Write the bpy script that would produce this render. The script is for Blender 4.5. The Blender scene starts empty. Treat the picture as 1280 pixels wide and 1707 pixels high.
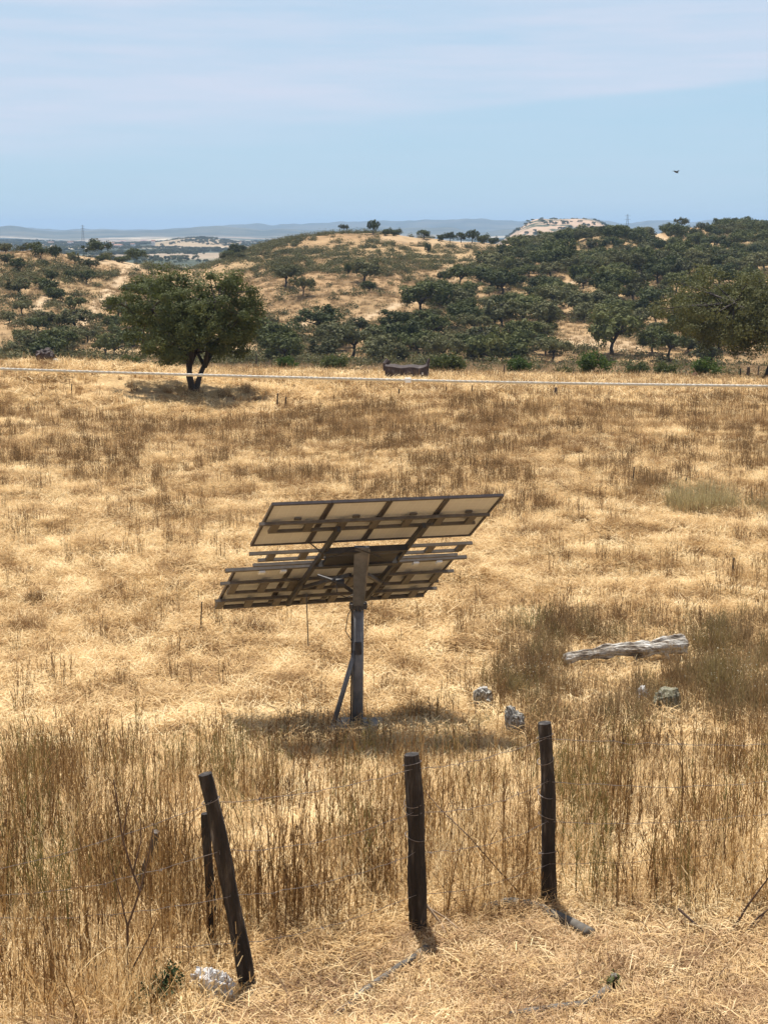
import bpy, math, random
import numpy as np
from math import radians as R, sin, cos, tan, pi

rng = np.random.default_rng(7)
random.seed(7)
SC = bpy.context.scene
COL = SC.collection

# ------------------------------------------------------------------ camera, sky, sun, exposure
F, CX, CY, CAMH, PITCH = 2560.0, 640.0, 853.5, 4.6, R(10.36)
cam = bpy.data.cameras.new('camera')
cam.sensor_fit = 'VERTICAL'
cam.sensor_height = 24.0
cam.lens = 24.0 * F / 1707.0
cam.clip_start = 0.1
cam.clip_end = 40000
camo = bpy.data.objects.new('camera', cam)
camo.location = (0, 0, CAMH)
camo.rotation_euler = (pi / 2 - PITCH, 0, 0)
COL.objects.link(camo)
SC.camera = camo

SUN_EL, SUN_AZ = R(68), R(-14)          # azimuth measured from +Y (straight ahead), negative = to the left
world = bpy.data.worlds.new('World')
SC.world = world
world.use_nodes = True
wn, wl = world.node_tree.nodes, world.node_tree.links
wn.clear()
def N(nodes, t, **kw):
    n = nodes.new(t)
    for k, v in kw.items():
        setattr(n, k, v)
    return n
w_out = N(wn, 'ShaderNodeOutputWorld')
w_bg = N(wn, 'ShaderNodeBackground')
w_bg.inputs['Strength'].default_value = 0.053
sky = N(wn, 'ShaderNodeTexSky', sky_type='NISHITA')
sky.sun_disc = False
sky.sun_elevation = SUN_EL
sky.sun_rotation = SUN_AZ
sky.altitude = 200
sky.air_density = 1.0
sky.dust_density = 0.5
sky.ozone_density = 1.0
w_tc = N(wn, 'ShaderNodeTexCoord')
w_sep = N(wn, 'ShaderNodeSeparateXYZ')
wl.new(w_tc.outputs['Generated'], w_sep.inputs[0])
def wmath(op, a, b=None, clamp=False):
    n = N(wn, 'ShaderNodeMath', operation=op, use_clamp=clamp)
    for i, v in enumerate((a, b)):
        if v is None: continue
        if isinstance(v, (int, float)): n.inputs[i].default_value = v
        else: wl.new(v, n.inputs[i])
    return n.outputs[0]
# high thin cloud sheet: streaky noise on the sky direction with a drawn-out lower rim
w_map = N(wn, 'ShaderNodeMapping')
w_map.inputs['Scale'].default_value = (1.6, 1.6, 14.0)
w_map.inputs['Rotation'].default_value = (0, R(5), 0)
wl.new(w_tc.outputs['Generated'], w_map.inputs['Vector'])
w_noi = N(wn, 'ShaderNodeTexNoise')
w_noi.inputs['Scale'].default_value = 1.3
w_noi.inputs['Detail'].default_value = 5
w_noi.inputs['Roughness'].default_value = 0.5
wl.new(w_map.outputs[0], w_noi.inputs['Vector'])
w_edge = wmath('SUBTRACT', w_sep.outputs['Z'], wmath('MULTIPLY', w_sep.outputs['X'], 0.085))   # rises to the right
w_edge = wmath('ADD', w_edge, wmath('MULTIPLY', w_noi.outputs[0], 0.012))
def wsmooth(x, a, b):
    n = N(wn, 'ShaderNodeMapRange', interpolation_type='SMOOTHSTEP')
    n.inputs['From Min'].default_value = a
    n.inputs['From Max'].default_value = b
    wl.new(x, n.inputs['Value'])
    return n.outputs[0]
rim_r = wsmooth(w_edge, 0.0745, 0.0815)
rim_l = wsmooth(w_edge, 0.050, 0.105)
w_side = wsmooth(w_sep.outputs['X'], -0.12, 0.14)
w_rim = N(wn, 'ShaderNodeMix', data_type='FLOAT')
wl.new(w_side, w_rim.inputs[0]); wl.new(rim_l, w_rim.inputs[2]); wl.new(rim_r, w_rim.inputs[3])
streak = wsmooth(w_noi.outputs[0], 0.36, 0.64)
w_map2 = N(wn, 'ShaderNodeMapping')
w_map2.inputs['Scale'].default_value = (5.0, 5.0, 60.0); w_map2.inputs['Rotation'].default_value = (0, R(7), 0)
wl.new(w_tc.outputs['Generated'], w_map2.inputs['Vector'])
w_noi2 = N(wn, 'ShaderNodeTexNoise'); w_noi2.inputs['Scale'].default_value = 1.4; w_noi2.inputs['Detail'].default_value = 6; w_noi2.inputs['Roughness'].default_value = .6
wl.new(w_map2.outputs[0], w_noi2.inputs['Vector'])
fine_ = wsmooth(w_noi2.outputs[0], .3, .7)
w_low = wmath('MULTIPLY', fine_, .14)
cl_fac = wmath('ADD', wmath('MULTIPLY', w_rim.outputs[0], wmath('ADD', wmath('MULTIPLY', streak, 0.55), wmath('MULTIPLY', fine_, .22))), w_low, True)
w_tint = N(wn, 'ShaderNodeMix', data_type='RGBA', blend_type='MULTIPLY')
w_tint.inputs[0].default_value = 1.0
w_tint.inputs['B'].default_value = (0.90, 0.97, 1.05, 1)
wl.new(sky.outputs[0], w_tint.inputs['A'])
# pale summer haze in the sky, thick low down and thinning with height
w_haze = N(wn, 'ShaderNodeMix', data_type='RGBA')
w_hz = N(wn, 'ShaderNodeMapRange', interpolation_type='SMOOTHSTEP')
w_hz.inputs['From Min'].default_value = .14; w_hz.inputs['From Max'].default_value = .5
w_hz.inputs['To Min'].default_value = .72; w_hz.inputs['To Max'].default_value = .0
wl.new(w_sep.outputs['Z'], w_hz.inputs['Value'])
wl.new(w_hz.outputs[0], w_haze.inputs[0])
wl.new(w_tint.outputs['Result'], w_haze.inputs['A'])
w_haze.inputs['B'].default_value = (6.6, 9.6, 12.2, 1)
w_mix = N(wn, 'ShaderNodeMix', data_type='RGBA')
w_mix.inputs['B'].default_value = (8.9, 9.6, 11.4, 1)
wl.new(cl_fac, w_mix.inputs[0])
wl.new(w_haze.outputs['Result'], w_mix.inputs['A'])
wl.new(w_mix.outputs['Result'], w_bg.inputs['Color'])
wl.new(w_bg.outputs[0], w_out.inputs['Surface'])

sun = bpy.data.lights.new('sun', 'SUN')
sun.energy = 5.0
sun.angle = R(0.53)
sun.color = (1.0, 0.95, 0.87)
suno = bpy.data.objects.new('sun', sun)
suno.rotation_euler = (-(pi / 2 - SUN_EL), 0, -SUN_AZ)
suno.location = (0, 0, 60)
COL.objects.link(suno)

SC.view_settings.view_transform = 'Standard'
SC.view_settings.look = 'None'
SC.view_settings.gamma = 1
SC.view_settings.use_curve_mapping = False
SC.view_settings.exposure = 0.56
SC.render.engine = 'CYCLES'
SC.cycles.max_bounces = 6
SC.cycles.diffuse_bounces = 2
SC.cycles.transmission_bounces = 4
SC.cycles.transparent_max_bounces = 8
SC.cycles.volume_bounces = 0
SC.cycles.use_denoising = True

# ------------------------------------------------------------------ helpers: noise, rays, meshes
def _hash(ix, iy, s):
    h = (ix.astype(np.int64) * 374761393 + iy.astype(np.int64) * 668265263 + s * 1442695041) & 0xffffffff
    h = ((h ^ (h >> 13)) * 1274126177) & 0xffffffff
    return ((h ^ (h >> 16)) & 0xffff) / 65535.0
def vnoise(x, y, s=0):
    x = np.asarray(x, float); y = np.asarray(y, float)
    ix, iy = np.floor(x), np.floor(y)
    fx, fy = x - ix, y - iy
    fx = fx * fx * fx * (fx * (fx * 6 - 15) + 10); fy = fy * fy * fy * (fy * (fy * 6 - 15) + 10)
    a, b = _hash(ix, iy, s), _hash(ix + 1, iy, s)
    c, d = _hash(ix, iy + 1, s), _hash(ix + 1, iy + 1, s)
    return (a + (b - a) * fx) * (1 - fy) + (c + (d - c) * fx) * fy
def fbm(x, y, s=0, o=4):
    v, a, n = 0, 1.0, 0
    for i in range(o):
        v = v + a * vnoise(x * 2 ** i + i * 17.3, y * 2 ** i - i * 9.1, s + i); n += a; a *= 0.5
    return v / n
def sstep(x, a, b):
    u = np.clip((x - a) / (b - a), 0, 1)
    return u * u * (3 - 2 * u)

kn = [(-60, 3), (2.3, 3), (7.0, .32), (8, .08), (9, .02), (10, 0), (11.5, -.25), (14, -1.0), (17, -1.78), (20, -2.42), (22, -2.76),
      (25, -3.0), (30, -3.1), (40, -3.06), (55, -2.97), (75, -3.05), (90, -3.95), (100, -4.7), (108, -5.4), (120, -6.6), (150, -9.5), (200, -12), (260, -12.5)]
ky = np.linspace(-60, 260, 6401)
kz = np.interp(ky, [k[0] for k in kn], [k[1] for k in kn])
_sig = 16
_ker = np.exp(-0.5 * (np.arange(-60, 61) / _sig) ** 2); _ker /= _ker.sum()
kz = np.convolve(np.pad(kz, 60, mode='edge'), _ker, 'valid')

crest = [(-700, 330, 418), (-200, 330, 418), (0, 330, 420), (60, 330, 417), (130, 340, 426), (230, 350, 440), (300, 380, 452), (350, 420, 442), (400, 440, 420), (460, 450, 404),
         (520, 460, 393), (570, 460, 388), (650, 460, 390), (700, 470, 397), (780, 470, 404), (870, 480, 411), (920, 520, 403), (1000, 520, 394),
         (1100, 560, 391), (1150, 600, 381), (1280, 620, 382), (1900, 620, 380)]
cpx = np.array([c[0] for c in crest], float)
cD = np.array([c[1] for c in crest], float)
cZ = CAMH + (385.5 - np.array([c[2] for c in crest], float)) / F * cD * 1.0
mt = [(-800, 378), (0, 377), (90, 383), (200, 384), (300, 382), (380, 378), (450, 377), (520, 371), (600, 373), (700, 369), (800, 367), (840, 369), (900, 368), (940, 363), (990, 366),
      (1040, 373), (1095, 367), (1140, 372), (1180, 367), (1230, 371), (1280, 370), (2000, 372)]
def px_of(t):
    return 640 + 2602 * t
def height(X, Y):
    X = np.asarray(X, float); Y = np.asarray(Y, float)
    Yc = np.maximum(Y, 1.0)
    rr = np.hypot(X, np.maximum(Y, 0))
    t = np.clip(X / Yc, -.45, .45)
    p = px_of(t)
    near = np.interp(np.minimum(Y, 260), ky, kz)
    near = near - .016 * np.clip(X, -40, 40) * sstep(Y, 55, 100)
    near = near + 1.0 * np.exp(-((X + 17) / 6.5) ** 2 - ((Y - 79) / 9) ** 2)
    near = near - .55 * np.exp(-((X + 8) / 7.5) ** 2 - ((Y - 65) / 6.5) ** 2)
    near = near + (.16 * (fbm(X / 3.1, Y / 3.1, 3, 3) - .5) + .07 * (fbm(X / .55, Y / .55, 5, 3) - .5) + .30 * (fbm(X / 1.3, Y / 1.3, 6, 2) - .5) * sstep(Y, 22.5, 27)) * sstep(Y, 3, 9) * (1 - .0 * sstep(Y, 100, 130))
    dc = np.interp(p, cpx, cD); zc = np.interp(p, cpx, cZ)
    s = np.clip((Y - 200) / (dc - 200), 0, 1)
    S = s * (1.5 - .5 * s * s)
    hill = -12 + (zc + 12) * S
    win = 4 * s * (1 - s)
    hill = hill + win * (9 * (fbm(X / 75 + 3, Y / 75, 11, 3) - .5) + 3.5 * (fbm(X / 19, Y / 19, 12, 3) - .5))
    hill = hill + (1.1 * (fbm(X / 7, Y / 7, 15, 2) - .5)) * sstep(Y, 200, 260)
    z = np.where(Y < 200, near, hill)
    # beyond the crest: down to the plain
    pl = -19 + (9 + 24 * sstep(Y, 2200, 4500)) * (fbm(X / 520 + 5, Y / 800, 21, 5) - .45) * sstep(Y, 700, 1500)
    ytop = np.interp(p, [m[0] for m in mt], [m[1] for m in mt])
    mz = CAMH + (385.5 - ytop) / F * 8600
    mz = mz + 34 * (fbm(X / 330, Y / 900, 31, 5) - .5) + 14 * (fbm(X / 75, Y / 900, 37, 2) - .5)
    b1 = np.exp(-((Y - 8600) / 900) ** 2)
    mz2 = CAMH + (385.5 - (381 - 7 * (fbm(p / 90, p * 0, 33, 3) - .5) * 2)) / F * 6200
    b2 = np.exp(-((Y - 6200) / 600) ** 2)
    far = np.maximum(pl, pl + (mz - pl) * b1)
    far = np.maximum(far, pl + (mz2 - pl) * b2)
    th = np.exp(-np.maximum(0, np.abs(p - 940) - 42) ** 2 / (2 * 40 ** 2)) * np.exp(-((Y - 2050) / 260) ** 2)
    th2 = np.exp(-((p - 330) / 75) ** 2) * np.exp(-((Y - 2600) / 330) ** 2)
    far = far + th * (38 + 5 * (fbm(X / 60, Y / 200, 41, 3) - .5)) + th2 * 14
    k = sstep(Y, dc, dc + 330)
    z = np.where(Y > dc, zc * (1 - k) + far * k, z)
    return z
def hz(x, y):
    return float(height(np.array([x]), np.array([y]))[0])
def ray(px, py):
    ux, uy = (px - CX) / F, (CY - py) / F
    return np.array([ux, cos(PITCH) + uy * sin(PITCH), -sin(PITCH) + uy * cos(PITCH)])
_Ys = np.geomspace(6, 11000, 6000)
def ground(px, py):
    """where the line of sight through a pixel of the photograph meets the ground"""
    d = ray(px, py)
    Xs = d[0] / d[1] * _Ys
    Zs = CAMH + d[2] / d[1] * _Ys
    h = height(Xs, _Ys)
    i = int(np.argmax(Zs < h))
    if not (Zs < h).any(): i = len(_Ys) - 1
    return np.array([Xs[i], _Ys[i], h[i]])
def atY(px, py, Y):
    d = ray(px, py)
    return np.array([d[0] / d[1] * Y, Y, CAMH + d[2] / d[1] * Y])
def project(X, Y, Z):
    Z = Z - CAMH
    d = Y * cos(PITCH) - Z * sin(PITCH)
    u = Y * sin(PITCH) + Z * cos(PITCH)
    return CX + F * X / d, CY - F * u / d

def mesh(name, V, Fc, mats=(), smooth=False, attrs=None, mi=None):
    me = bpy.data.meshes.new(name)
    V = np.asarray(V, np.float32)
    if isinstance(Fc, np.ndarray):
        n, k = Fc.shape
        me.vertices.add(len(V)); me.vertices.foreach_set('co', V.ravel())
        me.loops.add(n * k); me.loops.foreach_set('vertex_index', Fc.astype(np.int32).ravel())
        me.polygons.add(n); me.polygons.foreach_set('loop_start', np.arange(0, n * k, k, dtype=np.int32))
        me.update(calc_edges=True)
    else:
        me.from_pydata([tuple(map(float, v)) for v in V], [], [tuple(int(i) for i in f) for f in Fc])
        me.update()
    for m in mats: me.materials.append(m)
    if mi is not None: me.polygons.foreach_set('material_index', np.asarray(mi, np.int32))
    if smooth: me.polygons.foreach_set('use_smooth', np.ones(len(me.polygons), bool))
    for k, v in (attrs or {}).items():
        a = me.attributes.new(k, 'FLOAT', 'POINT'); a.data.foreach_set('value', np.asarray(v, np.float32))
    return me
def link(name, data, parent=None, loc=(0, 0, 0), rot=(0, 0, 0), label=None, cat=None, group=None, kind=None):
    o = bpy.data.objects.new(name, data)
    COL.objects.link(o)
    o.location = tuple(float(c) for c in loc); o.rotation_euler = rot
    if parent: o.parent = parent
    if label: o['label'] = label
    if cat: o['category'] = cat
    if group: o['group'] = group
    if kind: o['kind'] = kind
    return o
class Geo:
    """collects shapes that become one mesh"""
    def __init__(s): s.V, s.F = [], []
    def add(s, V, Fc):
        b = len(s.V); s.V += [tuple(map(float, v)) for v in V]; s.F += [tuple(int(i) + b for i in f) for f in Fc]; return s
    def box(s, c, size, ax=None):
        """box with centre c, size, and axes as rows of ax"""
        A = np.eye(3) if ax is None else np.asarray(ax, float)
        c = np.asarray(c, float); h = np.asarray(size, float) / 2
        V = [c + A[0] * h[0] * i + A[1] * h[1] * j + A[2] * h[2] * k for i in (-1, 1) for j in (-1, 1) for k in (-1, 1)]
        return s.add(V, [(0, 1, 3, 2), (4, 6, 7, 5), (0, 4, 5, 1), (2, 3, 7, 6), (0, 2, 6, 4), (1, 5, 7, 3)])
    def beam(s, a, b, w, h, up=(0, 0, 1)):
        a, b, up = (np.asarray(q, float) for q in (a, b, up))
        d = b - a; L = np.linalg.norm(d); d /= L
        x = np.cross(d, up); x /= np.linalg.norm(x); z = np.cross(x, d)
        return s.box((a + b) / 2, (L, w, h), (d, x, z))
    def tube(s, P, rad, n=8, jit=0, caps=True, seed=0):
        P = np.asarray(P, float); m = len(P)
        rad = np.full(m, rad, float) if np.isscalar(rad) else np.asarray(rad, float)
        T = np.gradient(P, axis=0); T /= np.linalg.norm(T, axis=1)[:, None] + 1e-12
        ref = np.array([0.0, 0, 1]) if abs(T[0][2]) < .9 else np.array([1.0, 0, 0])
        x = np.cross(T[0], ref); x /= np.linalg.norm(x)
        V = []; r_ = np.random.default_rng(seed)
        base = 1 + jit * r_.uniform(-1, 1, n)
        for i in range(m):
            x = x - T[i] * x.dot(T[i]); x /= np.linalg.norm(x); y = np.cross(T[i], x)
            for k in range(n):
                a = 2 * pi * k / n
                q = rad[i] * (base[k] + jit * .35 * r_.uniform(-1, 1))
                V.append(P[i] + (x * cos(a) + y * sin(a)) * q)
        Fc = [(i * n + k, i * n + (k + 1) % n, (i + 1) * n + (k + 1) % n, (i + 1) * n + k) for i in range(m - 1) for k in range(n)]
        if caps: Fc += [tuple(range(n))[::-1], tuple((m - 1) * n + k for k in range(n))]
        return s.add(V, Fc)
    def mesh(s, name, mat, smooth=False):
        return mesh(name, s.V, s.F, [mat], smooth)
    def build(s, name, mat, parent=None, smooth=False, **kw):
        return link(name, s.mesh(name, mat, smooth), parent, **kw)

# ------------------------------------------------------------------ materials
def newmat(name):
    m = bpy.data.materials.new(name); m.use_nodes = True
    m.node_tree.nodes.clear()
    return m, m.node_tree.nodes, m.node_tree.links
def ramp(nodes, stops, interp='LINEAR'):
    r = nodes.new('ShaderNodeValToRGB'); r.color_ramp.interpolation = interp
    e = r.color_ramp.elements
    while len(e) < len(stops): e.new(.5)
    for i, (p, c) in enumerate(stops):
        e[i].position = p; e[i].color = (*c, 1)
    return r
def mat_blade(name, stops, trans=.35, patch=3.0, rough=.75, bright=1.0, rnd=.35, tonew=.45, patchw=.35):
    """dry or green blades: tone differs per blade, per clump and over the ground; light passes through"""
    m, n, l = newmat(name)
    at = N(n, 'ShaderNodeAttribute', attribute_name='tone')
    oi = N(n, 'ShaderNodeObjectInfo')
    ge = N(n, 'ShaderNodeNewGeometry')
    no = N(n, 'ShaderNodeTexNoise'); no.inputs['Scale'].default_value = 1 / patch; no.inputs['Detail'].default_value = 3
    l.new(ge.outputs['Position'], no.inputs['Vector'])
    def mth(op, a, b):
        q = N(n, 'ShaderNodeMath', operation=op)
        for i, v in enumerate((a, b)):
            if isinstance(v, (int, float)): q.inputs[i].default_value = v
            else: l.new(v, q.inputs[i])
        return q.outputs[0]
    s = mth('ADD', mth('MULTIPLY', at.outputs['Fac'], tonew), mth('MULTIPLY', oi.outputs['Random'], rnd))
    s = mth('ADD', s, mth('MULTIPLY', mth('SUBTRACT', no.outputs[0], .5), patchw * 2))
    s = mth('ADD', s, (1 - tonew - rnd) / 2)
    rp = ramp(n, stops); l.new(s, rp.inputs[0])
    d = N(n, 'ShaderNodeBsdfDiffuse'); t = N(n, 'ShaderNodeBsdfTranslucent'); g = N(n, 'ShaderNodeBsdfGlossy')
    g.inputs['Roughness'].default_value = .65
    l.new(rp.outputs[0], d.inputs[0]); l.new(rp.outputs[0], t.inputs[0])
    mx = N(n, 'ShaderNodeMixShader'); mx.inputs[0].default_value = trans
    l.new(d.outputs[0], mx.inputs[1]); l.new(t.outputs[0], mx.inputs[2])
    m2 = N(n, 'ShaderNodeMixShader'); m2.inputs[0].default_value = .02
    l.new(mx.outputs[0], m2.inputs[1]); l.new(g.outputs[0], m2.inputs[2])
    o = N(n, 'ShaderNodeOutputMaterial'); l.new(m2.outputs[0], o.inputs[0])
    return m
def mat_solid(name, stops, scale=6, detail=5, rough=.8, bump=.3, bscale=None, metallic=0.0, stretch=(1, 1, 1), bdist=.02):
    m, n, l = newmat(name)
    tc = N(n, 'ShaderNodeTexCoord'); mp = N(n, 'ShaderNodeMapping'); mp.inputs['Scale'].default_value = stretch
    l.new(tc.outputs['Object'], mp.inputs[0])
    no = N(n, 'ShaderNodeTexNoise'); no.inputs['Scale'].default_value = scale; no.inputs['Detail'].default_value = detail
    no.inputs['Roughness'].default_value = .62
    l.new(mp.outputs[0], no.inputs['Vector'])
    rp = ramp(n, stops); l.new(no.outputs[0], rp.inputs[0])
    b = N(n, 'ShaderNodeBsdfPrincipled'); b.inputs['Roughness'].default_value = rough; b.inputs['Metallic'].default_value = metallic
    l.new(rp.outputs[0], b.inputs['Base Color'])
    n2 = N(n, 'ShaderNodeTexNoise'); n2.inputs['Scale'].default_value = bscale or scale * 3; n2.inputs['Detail'].default_value = 6
    l.new(mp.outputs[0], n2.inputs['Vector'])
    bp = N(n, 'ShaderNodeBump'); bp.inputs['Strength'].default_value = bump; bp.inputs['Distance'].default_value = bdist
    l.new(n2.outputs[0], bp.inputs['Height']); l.new(bp.outputs[0], b.inputs['Normal'])
    o = N(n, 'ShaderNodeOutputMaterial'); l.new(b.outputs[0], o.inputs[0])
    return m

STRAW = mat_blade('straw', [(0, (.17, .088, .034)), (.24, (.42, .255, .102)), (.47, (.73, .515, .25)), (.95, (.95, .79, .49))], .35, .8, patchw=.70)
STALK = mat_blade('dry_stalk', [(0, (.070, .035, .014)), (.4, (.18, .098, .036)), (.72, (.38, .235, .092)), (1, (.78, .57, .28))], .35, 1.2, patchw=.4, rnd=.45)
TUFTM = mat_blade('dry_tuft', [(0, (.11, .055, .022)), (.4, (.28, .16, .066)), (.75, (.53, .345, .155)), (1, (.82, .61, .31))], .35, 3.0, patchw=.5, rnd=.5)
LITTER = mat_blade('broken_litter', [(0, (.13, .066, .032)), (.3, (.31, .18, .085)), (.6, (.58, .39, .20)), (1, (.90, .72, .45))], .3, .5, patchw=.55)
STALKD = mat_blade('dark_stalk', [(0, (.065, .036, .016)), (.4, (.17, .10, .043)), (.75, (.34, .22, .10)), (1, (.60, .44, .22))], .3, 2.0, patchw=.4)
GREENST = mat_blade('green_stalk', [(0, (.085, .075, .022)), (.5, (.17, .145, .045)), (1, (.28, .22, .08))], .3, 3.0)
LEAF_OAK = mat_blade('oak_leaf', [(0, (.032, .042, .012)), (.5, (.070, .086, .024)), (1, (.135, .145, .045))], .35, 2.5)
LEAF_FAR = mat_blade('hillside_leaf', [(0, (.028, .036, .008)), (.5, (.070, .082, .020)), (1, (.145, .148, .045))], .22, 40, patchw=.25, rnd=.6, tonew=.4)
LEAF_GREY = mat_blade('grey_leaf', [(0, (.044, .046, .016)), (.5, (.100, .100, .036)), (1, (.175, .165, .068))], .22, 40, patchw=.25, rnd=.6, tonew=.4)
LEAF_SCRUB = mat_blade('scrub_leaf', [(0, (.050, .052, .018)), (.5, (.105, .100, .040)), (1, (.20, .175, .08))], .2, 30, patchw=.4)
LEAF_BRIGHT = mat_blade('bright_leaf', [(0, (.035, .060, .012)), (.5, (.07, .11, .022)), (1, (.12, .16, .04))], .35, 3)
BARK = mat_solid('bark', [(.3, (.022, .016, .012)), (.55, (.05, .038, .03)), (.8, (.11, .09, .075))], 3, rough=.9, bump=.6, stretch=(1, 1, .25), bdist=.05)
POSTM = mat_solid('old_post_wood', [(.34, (.008, .006, .005)), (.52, (.024, .017, .013)), (.62, (.055, .044, .036)), (.70, (.14, .125, .11)), (.85, (.30, .28, .25))], 7, rough=.85, bump=1.0, stretch=(2.5, 2.5, .45), bscale=26, bdist=.014)
POSTG = mat_solid('grey_post_wood', [(.3, (.05, .038, .03)), (.55, (.13, .105, .085)), (.8, (.26, .23, .20))], 9, rough=.85, bump=.8, stretch=(3, 3, .25), bscale=30, bdist=.01)
STEEL = mat_solid('weathered_steel', [(.3, (.11, .11, .115)), (.55, (.18, .18, .185)), (.7, (.24, .23, .22)), (.85, (.20, .13, .09))], 5, rough=.5, bump=.1, metallic=.15)
STEELD = mat_solid('dark_steel', [(.3, (.035, .032, .032)), (.6, (.06, .055, .052)), (.85, (.10, .085, .07))], 5, rough=.6, bump=.1, metallic=.2)
RAILM = mat_solid('galvanised_rail', [(.3, (.085, .07, .055)), (.6, (.13, .11, .09)), (.85, (.20, .175, .15))], 9, rough=.6, bump=.05, metallic=.1)
ALU = mat_solid('module_frame', [(.3, (.045, .035, .035)), (.7, (.085, .07, .065))], 9, rough=.5, bump=.05, metallic=.2)
WHITEP = mat_solid('white_label', [(.3, (.72, .72, .70)), (.7, (.82, .82, .80))], 9, rough=.6, bump=.05)
CONC = mat_solid('concrete', [(.3, (.16, .14, .12)), (.6, (.28, .25, .21)), (.85, (.38, .35, .30))], 7, rough=.9, bump=.4)
LICHEN = mat_solid('lichen_stone', [(.36, (.07, .06, .048)), (.45, (.24, .215, .17)), (.53, (.46, .43, .37)), (.64, (.72, .70, .64))], 5.5, rough=.9, bump=.9, bscale=14, bdist=.04)
PALEST = mat_solid('pale_stone', [(.3, (.34, .31, .27)), (.5, (.62, .60, .56)), (.7, (.78, .77, .73))], 6, rough=.85, bump=.7, bscale=14, bdist=.04)
MOSSY = mat_solid('mossy_stone', [(.35, (.10, .09, .05)), (.5, (.22, .20, .12)), (.62, (.36, .34, .26)), (.8, (.5, .49, .44))], 6, rough=.9, bump=.9, bscale=14, bdist=.04)
LOGM = mat_solid('weathered_log', [(.34, (.09, .065, .045)), (.44, (.26, .215, .165)), (.53, (.44, .40, .34)), (.64, (.62, .59, .53)), (.8, (.78, .76, .70))], 6, rough=.95, bump=1.0, stretch=(.6, 1.6, 1.6), bscale=16, bdist=.07)
TROUGHM = mat_solid('old_trough', [(.3, (.030, .018, .015)), (.55, (.065, .045, .040)), (.8, (.24, .22, .21))], 2.2, rough=.8, bump=.5)
ROPEM = mat_solid('white_rope', [(.3, (.46, .42, .35)), (.7, (.60, .56, .48))], 60, rough=.9, bump=.2)
HOSE = mat_solid('grey_hose', [(.3, (.06, .05, .04)), (.55, (.13, .115, .095)), (.8, (.34, .28, .20))], 8, rough=.85, bump=.3)
TWIG = mat_solid('dead_twig', [(.3, (.045, .025, .016)), (.7, (.12, .075, .05))], 8, rough=.9, bump=.3)
STICK = mat_solid('pale_stick', [(.3, (.28, .19, .11)), (.7, (.50, .38, .26))], 8, rough=.9, bump=.3)
WIRE = mat_solid('rusty_wire', [(.3, (.11, .085, .07)), (.7, (.26, .22, .19))], 40, rough=.6, bump=.1, metallic=.3)
PLAST = mat_solid('white_plastic', [(.3, (.66, .64, .62)), (.7, (.80, .79, .78))], 5, rough=.35, bump=.6, bscale=20, bdist=.03)
BIRDM = mat_solid('dark_feather', [(.3, (.02, .02, .022)), (.7, (.05, .05, .055))], 20, rough=.8)
WHITEW = mat_solid('whitewash', [(.3, (.70, .68, .64)), (.7, (.80, .79, .76))], .3, rough=.9, bump=.05)
TILE = mat_solid('terracotta', [(.3, (.25, .12, .07)), (.7, (.36, .19, .12))], .5, rough=.9, bump=.05)
WINM = mat_solid('dark_window', [(.3, (.03, .035, .04)), (.7, (.05, .055, .06))], .5, rough=.3, bump=0)
FLOWER = mat_blade('pale_flower', [(0, (.50, .48, .34)), (1, (.82, .80, .66))], .3, 3)

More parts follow.
